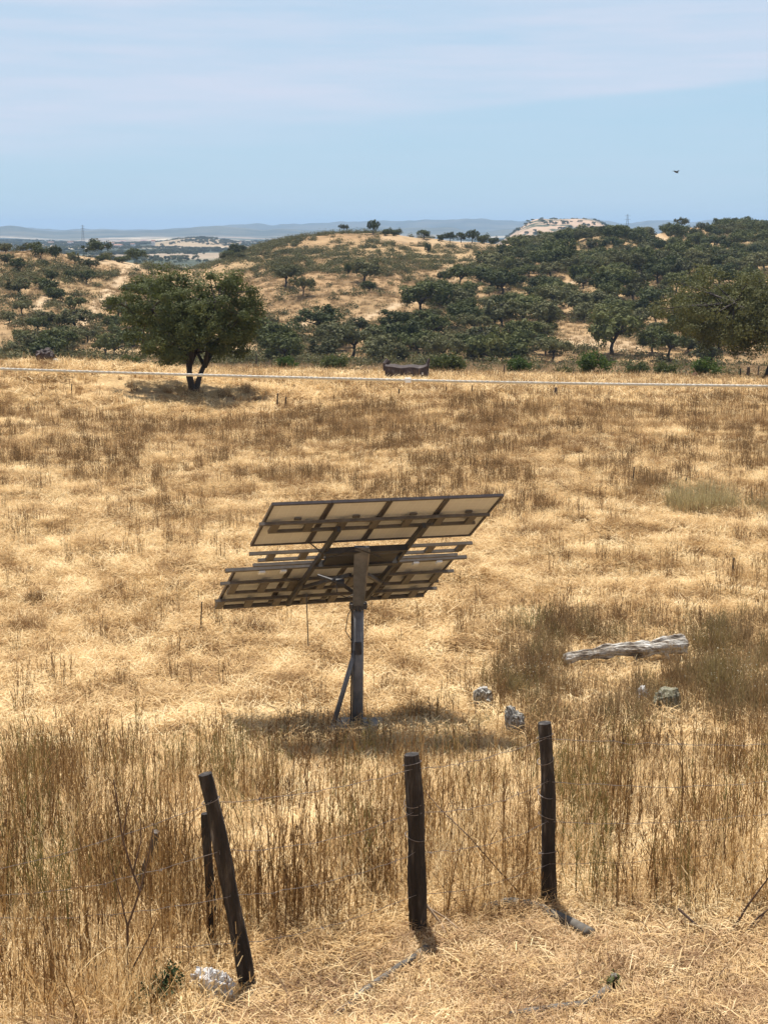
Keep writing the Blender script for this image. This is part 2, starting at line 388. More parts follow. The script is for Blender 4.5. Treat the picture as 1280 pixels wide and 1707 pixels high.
def mat_ground():
    m, n, l = newmat('dry_ground')
    ge = N(n, 'ShaderNodeNewGeometry')
    def noise(scale, detail=4, rough=.6, vec=None, sc=None):
        q = N(n, 'ShaderNodeTexNoise'); q.inputs['Scale'].default_value = scale; q.inputs['Detail'].default_value = detail
        q.inputs['Roughness'].default_value = rough
        v = ge.outputs['Position']
        if sc:
            mp = N(n, 'ShaderNodeMapping'); mp.inputs['Scale'].default_value = sc; l.new(v, mp.inputs[0]); v = mp.outputs[0]
        l.new(v, q.inputs['Vector']); return q.outputs[0]
    def mix(f, a, b, bt='MIX'):
        q = N(n, 'ShaderNodeMix', data_type='RGBA', blend_type=bt)
        if isinstance(f, (int, float)): q.inputs[0].default_value = f
        else: l.new(f, q.inputs[0])
        for k, v in (('A', a), ('B', b)):
            if isinstance(v, tuple): q.inputs[k].default_value = (*v, 1)
            else: l.new(v, q.inputs[k])
        return q.outputs['Result']
    def ss(x, a, b):
        q = N(n, 'ShaderNodeMapRange', interpolation_type='SMOOTHSTEP'); q.inputs[1].default_value = a; q.inputs[2].default_value = b
        l.new(x, q.inputs[0]); return q.outputs[0]
    # field: straw litter over brown soil
    r1 = ramp(n, [(.32, (.11, .055, .024)), (.45, (.31, .18, .075)), (.58, (.58, .40, .19)), (.75, (.80, .62, .34))]); l.new(noise(9, 6, .75), r1.inputs[0])
    r2 = ramp(n, [(.35, (.28, .17, .08)), (.6, (.66, .50, .27))]); l.new(noise(.45, 4), r2.inputs[0])
    field = mix(.45, r1.outputs[0], r2.outputs[0])
    # hills: dry grass with scrub between, bare pale paths
    r3 = ramp(n, [(.36, (.12, .095, .045)), (.46, (.25, .17, .08)), (.56, (.38, .25, .125)), (.74, (.48, .34, .19))]); l.new(noise(.16, 7, .72), r3.inputs[0])
    r4 = ramp(n, [(.35, (.26, .15, .08)), (.65, (.40, .28, .15))]); l.new(noise(.02, 4), r4.inputs[0])
    hills = mix(.4, r3.outputs[0], r4.outputs[0])
    # plain: patchwork of fields and woods
    vo = N(n, 'ShaderNodeTexVoronoi'); vo.inputs['Scale'].default_value = .0042; vo.inputs['Randomness'].default_value = 1
    l.new(ge.outputs['Position'], vo.inputs['Vector'])
    sp = N(n, 'ShaderNodeSeparateColor'); l.new(vo.outputs['Color'], sp.inputs[0])
    r5 = ramp(n, [(0, (.055, .065, .045)), (.36, (.075, .085, .055)), (.42, (.26, .21, .15)), (.62, (.34, .26, .18)), (.66, (.085, .09, .06)), (.8, (.42, .34, .24)), (1, (.50, .42, .30))], 'LINEAR'); l.new(sp.outputs[0], r5.inputs[0])
    r6 = ramp(n, [(.50, (1, 1, 1)), (.60, (.32, .36, .30))]); l.new(noise(.018, 6, .75), r6.inputs[0])
    plain = mix(1.0, r5.outputs[0], r6.outputs[0], 'MULTIPLY')
    mtn_r = ramp(n, [(.40, (.05, .06, .045)), (.62, (.12, .115, .08))]); l.new(noise(.004, 6, .7), mtn_r.inputs[0])
    tanh_r = ramp(n, [(.44, (.42, .30, .21)), (.53, (.34, .25, .17)), (.57, (.07, .08, .05))]); l.new(noise(.034, 4, .6), tanh_r.inputs[0])
    xyz = N(n, 'ShaderNodeSeparateXYZ'); l.new(ge.outputs['Position'], xyz.inputs[0])
    c = mix(ss(xyz.outputs[1], 105, 150), field, hills)
    c = mix(ss(xyz.outputs[1], 640, 900), c, plain)
    c = mix(ss(xyz.outputs[1], 5000, 5600), c, mtn_r.outputs[0])
    at = N(n, 'ShaderNodeAttribute', attribute_name='tanhill'); c = mix(at.outputs['Fac'], c, tanh_r.outputs[0])
    at2 = N(n, 'ShaderNodeAttribute', attribute_name='bare')
    bare_r = ramp(n, [(.35, (.40, .27, .15)), (.65, (.54, .41, .26))]); l.new(noise(.5, 5, .7), bare_r.inputs[0])
    c = mix(at2.outputs['Fac'], c, bare_r.outputs[0])
    b = N(n, 'ShaderNodeBsdfPrincipled'); b.inputs['Roughness'].default_value = .95; b.inputs['Specular IOR Level'].default_value = .1
    l.new(c, b.inputs['Base Color'])
    bp = N(n, 'ShaderNodeBump'); bp.inputs['Strength'].default_value = .6; bp.inputs['Distance'].default_value = .05
    l.new(noise(14, 6, .8), bp.inputs['Height']); l.new(bp.outputs[0], b.inputs['Normal'])
    o = N(n, 'ShaderNodeOutputMaterial'); l.new(b.outputs[0], o.inputs[0])
    return m
GROUND = mat_ground()

# ------------------------------------------------------------------ terrain
# pale bare ground on the slopes: footpaths and washed-out banks, in photo coordinates
BARE = [([(215, 440), (200, 470), (178, 490), (165, 510), (150, 525), (130, 540)], 9, 1.0), ([(440, 550), (500, 542), (560, 540), (610, 530), (660, 508), (705, 497), (760, 490)], 5, 1.0),
        ([(75, 500), (62, 515)], 10, .9), ([(730, 452), (790, 438), (850, 430)], 3, .6), ([(925, 478), (960, 470)], 6, .9), ([(1085, 425), (1140, 445), (1190, 452)], 5, .9), ([(1090, 392), (1110, 402)], 8, .8),
        ([(925, 575), (985, 568), (1060, 580)], 12, .75), ([(735, 470), (755, 472)], 8, .7), ([(590, 560), (615, 565)], 6, .7), ([(245, 560), (330, 572), (420, 580)], 7, .5), ([(700, 575), (760, 580)], 6, .5), ([(125, 432), (235, 445)], 5, .7), ([(640, 397), (860, 412)], 7, .4)]
def seg_dist(px, py, poly):
    d = np.full(px.shape, 1e9)
    for (x0, y0), (x1, y1) in zip(poly[:-1], poly[1:]):
        vx, vy = x1 - x0, y1 - y0
        u = np.clip(((px - x0) * vx + (py - y0) * vy) / (vx * vx + vy * vy), 0, 1)
        d = np.minimum(d, np.hypot((px - x0 - u * vx) * .8, py - y0 - u * vy))
    return d
def bare_map(X, Y, Z):
    px, py = project(X, np.maximum(Y, 1), Z)
    wob = 6 * (fbm(px / 16, py / 9, 77, 3) - .5)
    b = np.zeros_like(X)
    for poly, w, s in BARE:
        b = np.maximum(b, s * (1 - sstep(seg_dist(px, py, poly) + wob, w * .55, w * 1.1)))
    return b * (Y > 115) * (Y < 640)
rings = np.concatenate([np.geomspace(1.0, 14, 110, endpoint=False), np.geomspace(14, 110, 230, endpoint=False), np.geomspace(110, 660, 260, endpoint=False), np.geomspace(660, 12000, 190)])
th = np.concatenate([np.linspace(-pi, -.62, 22, endpoint=False), np.linspace(-.62, -.27, 50, endpoint=False), np.linspace(-.27, .27, 380, endpoint=False), np.linspace(.27, .62, 50, endpoint=False), np.linspace(.62, pi, 22, endpoint=False)])
RR, TT = np.meshgrid(rings, th, indexing='ij')
GX, GY = RR * np.sin(TT), RR * np.cos(TT)
GZ = height(GX, GY)
nr, nt = RR.shape
V = np.stack([GX, GY, GZ], -1).reshape(-1, 3)
V = np.vstack([V, [[0, 0, 3.0]]])
i, j = np.meshgrid(np.arange(nr - 1), np.arange(nt), indexing='ij')
j2 = (j + 1) % nt
Q = np.stack([i * nt + j, i * nt + j2, (i + 1) * nt + j2, (i + 1) * nt + j], -1).reshape(-1, 4)[:, ::-1]
cen = len(V) - 1
pp_ = px_of(np.clip(GX / np.maximum(GY, 1), -.6, .6))
tanh_ = sstep(np.exp(-np.maximum(0, np.abs(pp_ - 935) - 45) ** 2 / (2 * 40 ** 2)), .15, .4) * (np.abs(GY - 2050) < 420)
tan2_ = (np.abs(pp_ - 330) < 75) * (np.abs(GY - 2500) < 300)
me = mesh('ground', V, Q, [GROUND], True, {'tanhill': np.append(np.maximum(tanh_ * 1.0, 0), 0), 'bare': np.append(np.maximum(bare_map(GX, GY, GZ), tan2_ * .55).ravel(), 0)} if False else
          {'tanhill': np.append((tanh_ * 1.0).ravel(), 0), 'bare': np.append(np.maximum(bare_map(GX, GY, GZ), tan2_ * .5).ravel(), 0)})
link('ground', me, kind='structure', label='dry straw field falling away to scrubby hills and a distant plain')
cap = mesh('terrace', [(1.02 * sin(a) * .995, 1.02 * cos(a) * .995, 3.0) for a in np.linspace(0, 2 * pi, 24, endpoint=False)], [tuple(range(24))[::-1]], [GROUND])
link('terrace', cap, kind='structure', loc=(0, 0, .002))

# ------------------------------------------------------------------ vegetation building blocks
def ribbons(root, az, lean, length, width, curve, tone, nseg=3, r=None, tip=.15):
    """curved tapering blades: az heading, lean from vertical at the root, curve adds lean along the blade"""
    r = r or rng
    n = len(root)
    P = np.empty((n, nseg + 1, 3)); P[:, 0] = root
    a = lean.copy()
    for k in range(nseg):
        a2 = a + curve / nseg * (k + .5)
        step = (length / nseg)[:, None] * np.stack([np.sin(a2) * np.cos(az), np.sin(a2) * np.sin(az), np.cos(a2)], -1)
        P[:, k + 1] = P[:, k] + step
        a = a2
    wa = az + pi / 2 + r.uniform(-.9, .9, n)
    W = np.stack([np.cos(wa), np.sin(wa), r.uniform(-.25, .25, n)], -1)
    taper = np.linspace(1, tip, nseg + 1)[None, :, None]
    L_ = P - W[:, None] * width[:, None, None] * taper / 2
    R_ = P + W[:, None] * width[:, None, None] * taper / 2
    V = np.stack([L_, R_], 2).reshape(-1, 3)
    b = (np.arange(n) * (nseg + 1) * 2)[:, None] + (np.arange(nseg) * 2)[None]
    Q = np.stack([b, b + 1, b + 3, b + 2], -1).reshape(-1, 4)
    T = np.repeat(tone, (nseg + 1) * 2)
    return V, Q, T
def leaves(C, size, tone, r=None, out=None, bias=1.6):
    """small kite-shaped leaf faces centred on C, facing roughly outward from the clump they grow on"""
    r = r or rng
    n = len(C)
    nn_ = r.normal(size=(n, 3)) * .8
    if out is not None: nn_ = nn_ + out * bias
    nn_ /= np.linalg.norm(nn_, axis=1)[:, None]
    a = r.normal(size=(n, 3)); a -= nn_ * (a * nn_).sum(1)[:, None]; a /= np.linalg.norm(a, axis=1)[:, None]
    b = np.cross(nn_, a)
    s = (size * r.uniform(.6, 1.3, n))[:, None]
    V = np.stack([C - a * s * .5, C + b * s * .3, C + a * s * .5, C - b * s * .3], 1).reshape(-1, 3)
    Q = np.arange(n * 4).reshape(-1, 4)
    return V, Q, np.repeat(tone, 4)
def merge(parts):
    Vs, Qs, Ts, off = [], [], [], 0
    for V, Q, T in parts:
        Vs.append(V); Qs.append(Q + off); Ts.append(T); off += len(V)
    return np.vstack(Vs), np.vstack(Qs), np.concatenate(Ts)
def scatter(name, protos, P, rotz, scale, label, kind='stuff', seed=0, tilt=None):
    """one object: a cloud of points that carries copies of the clump meshes"""
    c = bpy.data.collections.new(name + '_clumps')
    for k, me_ in enumerate(protos):
        c.objects.link(bpy.data.objects.new('%s_clump_%02d' % (name, k), me_))
    r = np.random.default_rng(seed)
    n = len(P)
    me = bpy.data.meshes.new(name)
    me.vertices.add(n); me.vertices.foreach_set('co', np.asarray(P, np.float32).ravel())
    rot = np.zeros((n, 3), np.float32); rot[:, 2] = rotz
    if tilt is not None: rot[:, 0] = r.normal(0, tilt, n); rot[:, 1] = r.normal(0, tilt, n)
    a = me.attributes.new('rot', 'FLOAT_VECTOR', 'POINT'); a.data.foreach_set('vector', rot.ravel())
    a = me.attributes.new('scl', 'FLOAT', 'POINT'); a.data.foreach_set('value', np.asarray(scale, np.float32))
    a = me.attributes.new('pick', 'INT', 'POINT'); a.data.foreach_set('value', r.integers(0, len(protos), n).astype(np.int32))
    o = link(name, me, label=label, kind=kind)
    g = bpy.data.node_groups.new(name, 'GeometryNodeTree')
    g.interface.new_socket('Geometry', in_out='INPUT', socket_type='NodeSocketGeometry')
    g.interface.new_socket('Geometry', in_out='OUTPUT', socket_type='NodeSocketGeometry')
    gi, go = g.nodes.new('NodeGroupInput'), g.nodes.new('NodeGroupOutput')
    ip = g.nodes.new('GeometryNodeInstanceOnPoints'); ci = g.nodes.new('GeometryNodeCollectionInfo')
    ci.inputs['Collection'].default_value = c
    ci.inputs['Separate Children'].default_value = True; ci.inputs['Reset Children'].default_value = True
    def na(nm, dt):
        q = g.nodes.new('GeometryNodeInputNamedAttribute'); q.data_type = dt; q.inputs['Name'].default_value = nm
        return [s for s in q.outputs if s.enabled and s.name == 'Attribute'][0]
    g.links.new(gi.outputs[0], ip.inputs['Points']); g.links.new(ci.outputs[0], ip.inputs['Instance'])
    ip.inputs['Pick Instance'].default_value = True
    g.links.new(na('pick', 'INT'), ip.inputs['Instance Index'])
    g.links.new(na('rot', 'FLOAT_VECTOR'), ip.inputs['Rotation'])
    g.links.new(na('scl', 'FLOAT'), ip.inputs['Scale'])
    g.links.new(ip.outputs[0], go.inputs[0])
    md = o.modifiers.new('scatter', 'NODES'); md.node_group = g
    return o
U = lambda a, b, n, r=rng: r.uniform(a, b, n)
def disc(n, rad, r=rng):
    a, q = r.uniform(0, 2 * pi, n), rad * np.sqrt(r.uniform(0, 1, n))
    return np.stack([q * np.cos(a), q * np.sin(a), np.zeros(n)], -1)
def proto_mat(n=300, rad=.55, wid=.006, ln=(.08, .30), zt=.07, m_=None):
    root = disc(n, rad); root[:, 2] = rng.uniform(0, zt, n)
    main = rng.uniform(0, 2 * pi)
    az = np.where(rng.random(n) < .5, main + rng.normal(0, .6, n), rng.uniform(0, 2 * pi, n))
    return mesh('matted_straw', *(lambda v, q, t: (v, q, [m_ or STRAW], False, {'tone': t}))(*ribbons(root, az, U(1.0, 1.5, n), U(*ln, n), U(.6, 1.4, n) * wid, U(-.1, .55, n), U(0, 1, n), 3, tip=.5)))
def proto_tuft(n=90, h=.34, rad=.10, wid=.005, m=None, sp=.5):
    root = disc(n, rad)
    az = np.arctan2(root[:, 1], root[:, 0]) + rng.normal(0, .7, n)
    lean = np.abs(rng.normal(.12, sp * .5, n)); L = h * U(.5, 1.15, n)
    return mesh('tuft', *(lambda v, q, t: (v, q, [m or TUFTM], False, {'tone': t}))(*ribbons(root, az, lean, L, U(.7, 1.3, n) * wid, U(0, 1.1, n), U(0, 1, n), 3)))
def proto_stalks(n=14, h=.7, rad=.25, wid=.006, m=None, lean=.09, heads=True, fallen=.1):
    root = disc(n, rad)
    az = rng.uniform(0, 2 * pi, n)
    le = np.abs(rng.normal(0, lean, n)); fl = rng.random(n) < fallen
    le = np.where(fl, rng.uniform(.5, 1.2, n), le)
    L = h * U(.45, 1.1, n)
    parts = [ribbons(root, az, le, L, U(.7, 1.3, n) * wid, rng.normal(0, .16, n), U(0, 1, n), 4, tip=.45)]
    if heads:      # short side twigs and dry seed heads up the stalk
        k = 7
        idx = np.repeat(np.arange(n), k); u = rng.uniform(.45, 1, n * k)
        a_, l_ = az[idx], le[idx]
        base = root[idx] + (L[idx] * u)[:, None] * np.stack([np.sin(l_) * np.cos(a_), np.sin(l_) * np.sin(a_), np.cos(l_)], -1)
        parts.append(ribbons(base, rng.uniform(0, 2 * pi, n * k), U(.1, .8, n * k), L[idx] * U(.06, .18, n * k), wid * U(.5, 1.1, n * k), U(-.3, .2, n * k), U(0, 1, n * k), 1, tip=.6))
    # leaves dried at the foot
    k = n * 3
    parts.append(ribbons(disc(k, rad), rng.uniform(0, 2 * pi, k), U(.1, 1.0, k), h * U(.12, .4, k), wid * U(.6, 1.2, k), U(0, 1, k), U(.2, 1, k), 2))
    v, q, t = merge(parts)
    return mesh('stalks', v, q, [m or STALK], False, {'tone': t})

# --- density of standing growth over the field
def field_pts(n, y0, y1, tmax=.29, r=rng):
    Y = np.sqrt(r.uniform(y0 * y0, y1 * y1, n)); X = Y * r.uniform(-tmax, tmax, n)
    return X, Y
def P3(X, Y, dz=0): return np.stack([X, Y, height(X, Y) + dz], -1)
def keep_off(X, Y):
    """leave the tracker's footing clear"""
    return np.hypot((X + .30) / 1.1, Y - 21.9) > .75
def on_path(X, Y):      # trodden verge in front of the fence, widening to the right
    edge = np.interp(X, [-1.3, -.95, -.6, .2, .95, 2.4], [7.6, 8.45, 8.95, 9.4, 9.85, 9.8]) + .3 * (fbm(X * 1.8, Y * 1.8, 91, 3) - .5) * 2
    return 1 - sstep(Y, edge - .1, edge + .35)

def oak_shade(X, Y):  # thins straw and grass under the oak so browner ground deepens its shadow
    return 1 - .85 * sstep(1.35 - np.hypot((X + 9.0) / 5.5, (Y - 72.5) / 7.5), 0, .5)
# matted straw
X, Y = field_pts(2100, 7.2, 20); pa = P3(X, Y)
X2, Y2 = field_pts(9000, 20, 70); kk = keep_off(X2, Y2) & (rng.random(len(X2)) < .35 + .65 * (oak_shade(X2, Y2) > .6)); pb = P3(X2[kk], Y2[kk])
k = (on_path(pa[:, 0], pa[:, 1]) < .5) | (rng.random(len(pa)) < .0); pa = pa[k]
scatter('matted_straw', [proto_mat(280, .5, .0055, (.06, .24), .06) for _ in range(8)], pa, rng.uniform(0, 6.3, len(pa)), rng.uniform(.8, 1.2, len(pa)), 'pale matted straw lying flat on the near ground', seed=1, tilt=.06)
scatter('matted_straw', [proto_mat(360, .6, .009, (.06, .22), .11) for _ in range(8)], pb, rng.uniform(0, 6.3, len(pb)), rng.uniform(.9, 1.5, len(pb)), 'pale matted straw lying flat across the middle of the field', seed=2, tilt=.06)
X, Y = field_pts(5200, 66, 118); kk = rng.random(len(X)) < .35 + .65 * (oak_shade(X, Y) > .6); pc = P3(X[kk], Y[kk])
scatter('matted_straw', [proto_mat(130, .8, .020, (.15, .45), .10) for _ in range(6)], pc, rng.uniform(0, 6.3, len(pc)), rng.uniform(.9, 1.6, len(pc)), 'pale matted straw lying flat at the far side of the field', seed=3, tilt=.06)
# chopped litter on the trodden verge
X, Y = field_pts(4200, 7.4, 11.0); k = on_path(X, Y) > rng.random(len(X)); X, Y = X[k], Y[k]
scatter('straw_litter', [proto_mat(200, .25, .005, (.02, .09), .02, LITTER if q_ < 4 else STRAW) for q_ in range(6)] + [proto_stalks(16, .10, .2, .005, m=STALK, lean=.5, heads=False), proto_stalks(14, .07, .2, .005, m=STALK, lean=.7, heads=False)], P3(X, Y), rng.uniform(0, 6.3, len(X)), rng.uniform(.8, 1.2, len(X)), 'short broken straw on the trodden verge before the fence', seed=4, tilt=.12)

X, Y = field_pts(420, 7.6, 10.4); k = on_path(X, Y) > rng.random(len(X)); X, Y = X[k], Y[k]
scatter('broken_stems', [proto_mat(9, .25, .0085, (.06, .26), .03, m_) for m_ in (STRAW, STALK, STRAW, STALKD)], P3(X, Y, .015), rng.uniform(0, 6.3, len(X)), rng.uniform(.7, 1.3, len(X)), 'thick broken stems strewn over the trodden verge', seed=26)
# tufts
def band(px, py):
    """how much standing growth the photograph shows at a place"""
    b = .52 + .0 * px
    b += .85 * sstep(py, 650, 690) * (1 - sstep(py, 800, 880)) * sstep(px, 380, 520)
    b += .50 * sstep(py, 680, 710) * (1 - sstep(py, 830, 900)) * (1 - sstep(px, 380, 520))
    b += .5 * sstep(px, 780, 900) * sstep(py, 1010, 1060) * (1 - sstep(py, 1230, 1290))
    b -= .28 * sstep(py, 860, 900) * (1 - sstep(py, 1130, 1180)) * (1 - sstep(px, 860, 980))
    return b
def clumpy(X, Y, s, f=2.0, lo=.42, hi=.60):
    return sstep(fbm(X / f, Y / f / 1.0, s, 3), lo, hi)
X, Y = field_pts(30000, 9.3, 62); Z = height(X, Y); px, py = project(X, Y, Z)
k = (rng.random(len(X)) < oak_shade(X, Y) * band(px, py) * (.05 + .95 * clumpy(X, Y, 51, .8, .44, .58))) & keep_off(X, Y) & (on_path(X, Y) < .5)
X, Y = X[k], Y[k]
scatter('dry_tuft', [proto_tuft(85, h, .08) for h in (.16, .2, .24, .28, .34, .22, .3, .2)], P3(X, Y, -.01), rng.uniform(0, 6.3, len(X)), rng.uniform(.6, 1.35, len(X)), 'brown and golden tufts of dry grass standing over the field', seed=5)
X, Y = field_pts(40000, 52, 116); Z = height(X, Y); px, py = project(X, Y, Z)
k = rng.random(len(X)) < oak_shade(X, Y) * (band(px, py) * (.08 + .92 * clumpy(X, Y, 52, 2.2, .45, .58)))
X, Y = X[k], Y[k]
scatter('dry_tuft', [proto_tuft(42, h, .14, .013) for h in (.26, .32, .38, .44, .3, .36)], P3(X, Y, -.01), rng.uniform(0, 6.3, len(X)), rng.uniform(.7, 1.4, len(X)), 'brown tufts of dry grass at the far side of the field', seed=6)

X, Y = field_pts(1500, 23, 78); Z = height(X, Y); px, py = project(X, Y, Z)
k = (rng.random(len(X)) < oak_shade(X, Y) * (.15 + .7 * clumpy(X, Y, 57, 4, .42, .58))) & keep_off(X, Y); X, Y = X[k], Y[k]
scatter('grass_tussock', [proto_tuft(260, h, .17, .007, TUFTM, .55) for h in (.3, .38, .45, .34)], P3(X, Y, -.01), rng.uniform(0, 6.3, len(X)), rng.uniform(.7, 1.25, len(X)), 'rounded golden brown tussocks dotted over the field', seed=25)
# upright stalks: mid field
X, Y = field_pts(22000, 17, 70); Z = height(X, Y); px, py = project(X, Y, Z)
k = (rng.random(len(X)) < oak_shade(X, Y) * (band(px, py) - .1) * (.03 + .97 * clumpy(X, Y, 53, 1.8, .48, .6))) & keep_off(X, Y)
X, Y = X[k], Y[k]
scatter('dry_stalks', [proto_stalks(9, h, .12, .009, STALKD) for h in (.32, .4, .5, .6, .45, .55)], P3(X, Y, -.01), rng.uniform(0, 6.3, len(X)), rng.uniform(.7, 1.25, len(X)), 'thin brown seed stalks standing in drifts across the field', seed=7)
X, Y = field_pts(22000, 60, 118); Z = height(X, Y); px, py = project(X, Y, Z)
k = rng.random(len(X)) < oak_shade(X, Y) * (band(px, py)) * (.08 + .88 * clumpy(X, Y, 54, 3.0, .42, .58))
X, Y = X[k], Y[k]
scatter('dry_stalks', [proto_stalks(10, h, .22, .015, STALKD if h < .6 else TUFTM, heads=False) for h in (.35, .45, .55, .65, .5)], P3(X, Y, -.01), rng.uniform(0, 6.3, len(X)), rng.uniform(.7, 1.2, len(X)), 'thin brown seed stalks along the far edge of the field', seed=8)
# tall stalks around the fence
X, Y = field_pts(7000, 7.9, 19); Z = height(X, Y); px, py = project(X, Y, Z)
ymax = 16.8 - 1.1 * np.exp(-((X + .3) / 1.3) ** 2) + 1.6 * sstep(-X, 1.2, 2.2) + 2.0 * sstep(X, 1.5, 2.5)
dens = (1 - on_path(X, Y)) * (.85 + .35 * sstep(-X, -.3, .8) - (.53 + .35 * sstep(-X, -.3, .8)) * sstep(Y, 9.8, 12.2) - .08 * sstep(Y, 12.5, 15)) * (1 - sstep(Y, ymax - .7, ymax + .3)) * (.12 + .88 * clumpy(X, Y, 55, .6, .42, .58))
k = rng.random(len(X)) < dens * .9
X, Y = X[k], Y[k]
scatter('tall_stalks', [proto_stalks(8, h, .16, .0078, lean=.14, fallen=f_) for h, f_ in ((.45, .1), (.6, .25), (.75, .1), (.9, .05), (.6, .4), (.85, .1), (.5, .3), (.7, .15))] + [proto_stalks(14, .55, .22, .007, STRAW, lean=.3, fallen=.85) for _ in range(4)], P3(X, Y, -.01), rng.uniform(0, 6.3, len(X)), rng.uniform(.65, 1.15, len(X)), 'tall dry brown stalks crowding the wire fence', seed=9)
X, Y = field_pts(14000, 17.5, 31); Z = height(X, Y); px, py = project(X, Y, Z)
w_ = sstep(px + 60 * (fbm(X, Y, 71, 2) - .5), 800, 900) * sstep(py, 1030, 1075) * (1 - sstep(py, 1200, 1250)) * (.15 + .85 * clumpy(X, Y, 72, .8, .40, .56))
w_ *= 1 - .9 * (sstep(px, 925, 950) * (1 - sstep(px, 1130, 1160)) * sstep(py, 1078, 1090) * (1 - sstep(py, 1150, 1168)))
w_ *= 1 - .7 * (sstep(px, 900, 950) * (1 - sstep(px, 1030, 1060)) * sstep(py, 1140, 1165) * (1 - sstep(py, 1215, 1235)))
k = rng.random(len(X)) < w_ * .55
X, Y = X[k], Y[k]
SHB0 = mat_blade('thicket_brown', [(0, (.10, .058, .028)), (.5, (.26, .17, .08)), (1, (.52, .38, .20))], .3, 1.2, patchw=.45)
SHO0 = mat_blade('thicket_olive', [(0, (.090, .072, .030)), (.5, (.22, .175, .075)), (1, (.42, .34, .17))], .3, 1.2, patchw=.4)
scatter('dry_thicket', [proto_stalks(22, h, .16, .0065, SHB0 if h != .5 else SHO0, lean=.22) for h in (.28, .36, .45, .5, .55, .4)], P3(X, Y, -.01), rng.uniform(0, 6.3, len(X)), rng.uniform(.7, 1.2, len(X)), 'brown twiggy undergrowth around the fallen log', seed=19)
X, Y = field_pts(900, 9.2, 20); Z = height(X, Y); px, py = project(X, Y, Z)
gr = (.12 + .8 * (sstep(px, 900, 960) * (1 - sstep(px, 1010, 1060)) * sstep(py, 1230, 1300)) + .5 * np.exp(-((px - 380) / 70) ** 2 - ((py - 1300) / 60) ** 2) + .5 * np.exp(-((px - 60) / 60) ** 2) * (py > 1150)) * (1 - on_path(X, Y))
k = rng.random(len(X)) < gr
X, Y = X[k], Y[k]
scatter('green_stalks', [proto_stalks(8, h, .16, .0065, GREENST, fallen=0) for h in (.6, .7, .8)], P3(X, Y, -.01), rng.uniform(0, 6.3, len(X)), rng.uniform(.7, 1.1, len(X)), 'olive green stalks still alive among the dry ones by the fence', seed=10)

# ------------------------------------------------------------------ trees
def crown_pts(r, n, RX, RY, RZ, zc, low=-.55, lobes=9, zl=None):
    """clump centres filling an uneven, lobed crown"""
    L = r.normal(size=(lobes, 3)); L[:, 2] = np.abs(L[:, 2]) * .8 - .15
    if zl: L[:, 2] = r.uniform(zl[0], zl[1], lobes); L[:, :2] *= (r.uniform(.05, 1.1, lobes) ** .5 / np.linalg.norm(L[:, :2], axis=1))[:, None]
    L /= np.linalg.norm(L, axis=1)[:, None]; L *= r.uniform(.45, .62, lobes)[:, None]
    rad = r.uniform(.36, .52, lobes)
    out = []
    while len(out) < n:
        k = r.integers(lobes)
        d = r.normal(size=3); d /= np.linalg.norm(d)
        p = L[k] + d * rad[k] * r.uniform(.35, 1) ** .5
        if p[2] < low or np.linalg.norm(p) > 1.05: continue
        out.append(p)
    return np.array(out) * [RX, RY, RZ] + [0, 0, zc]
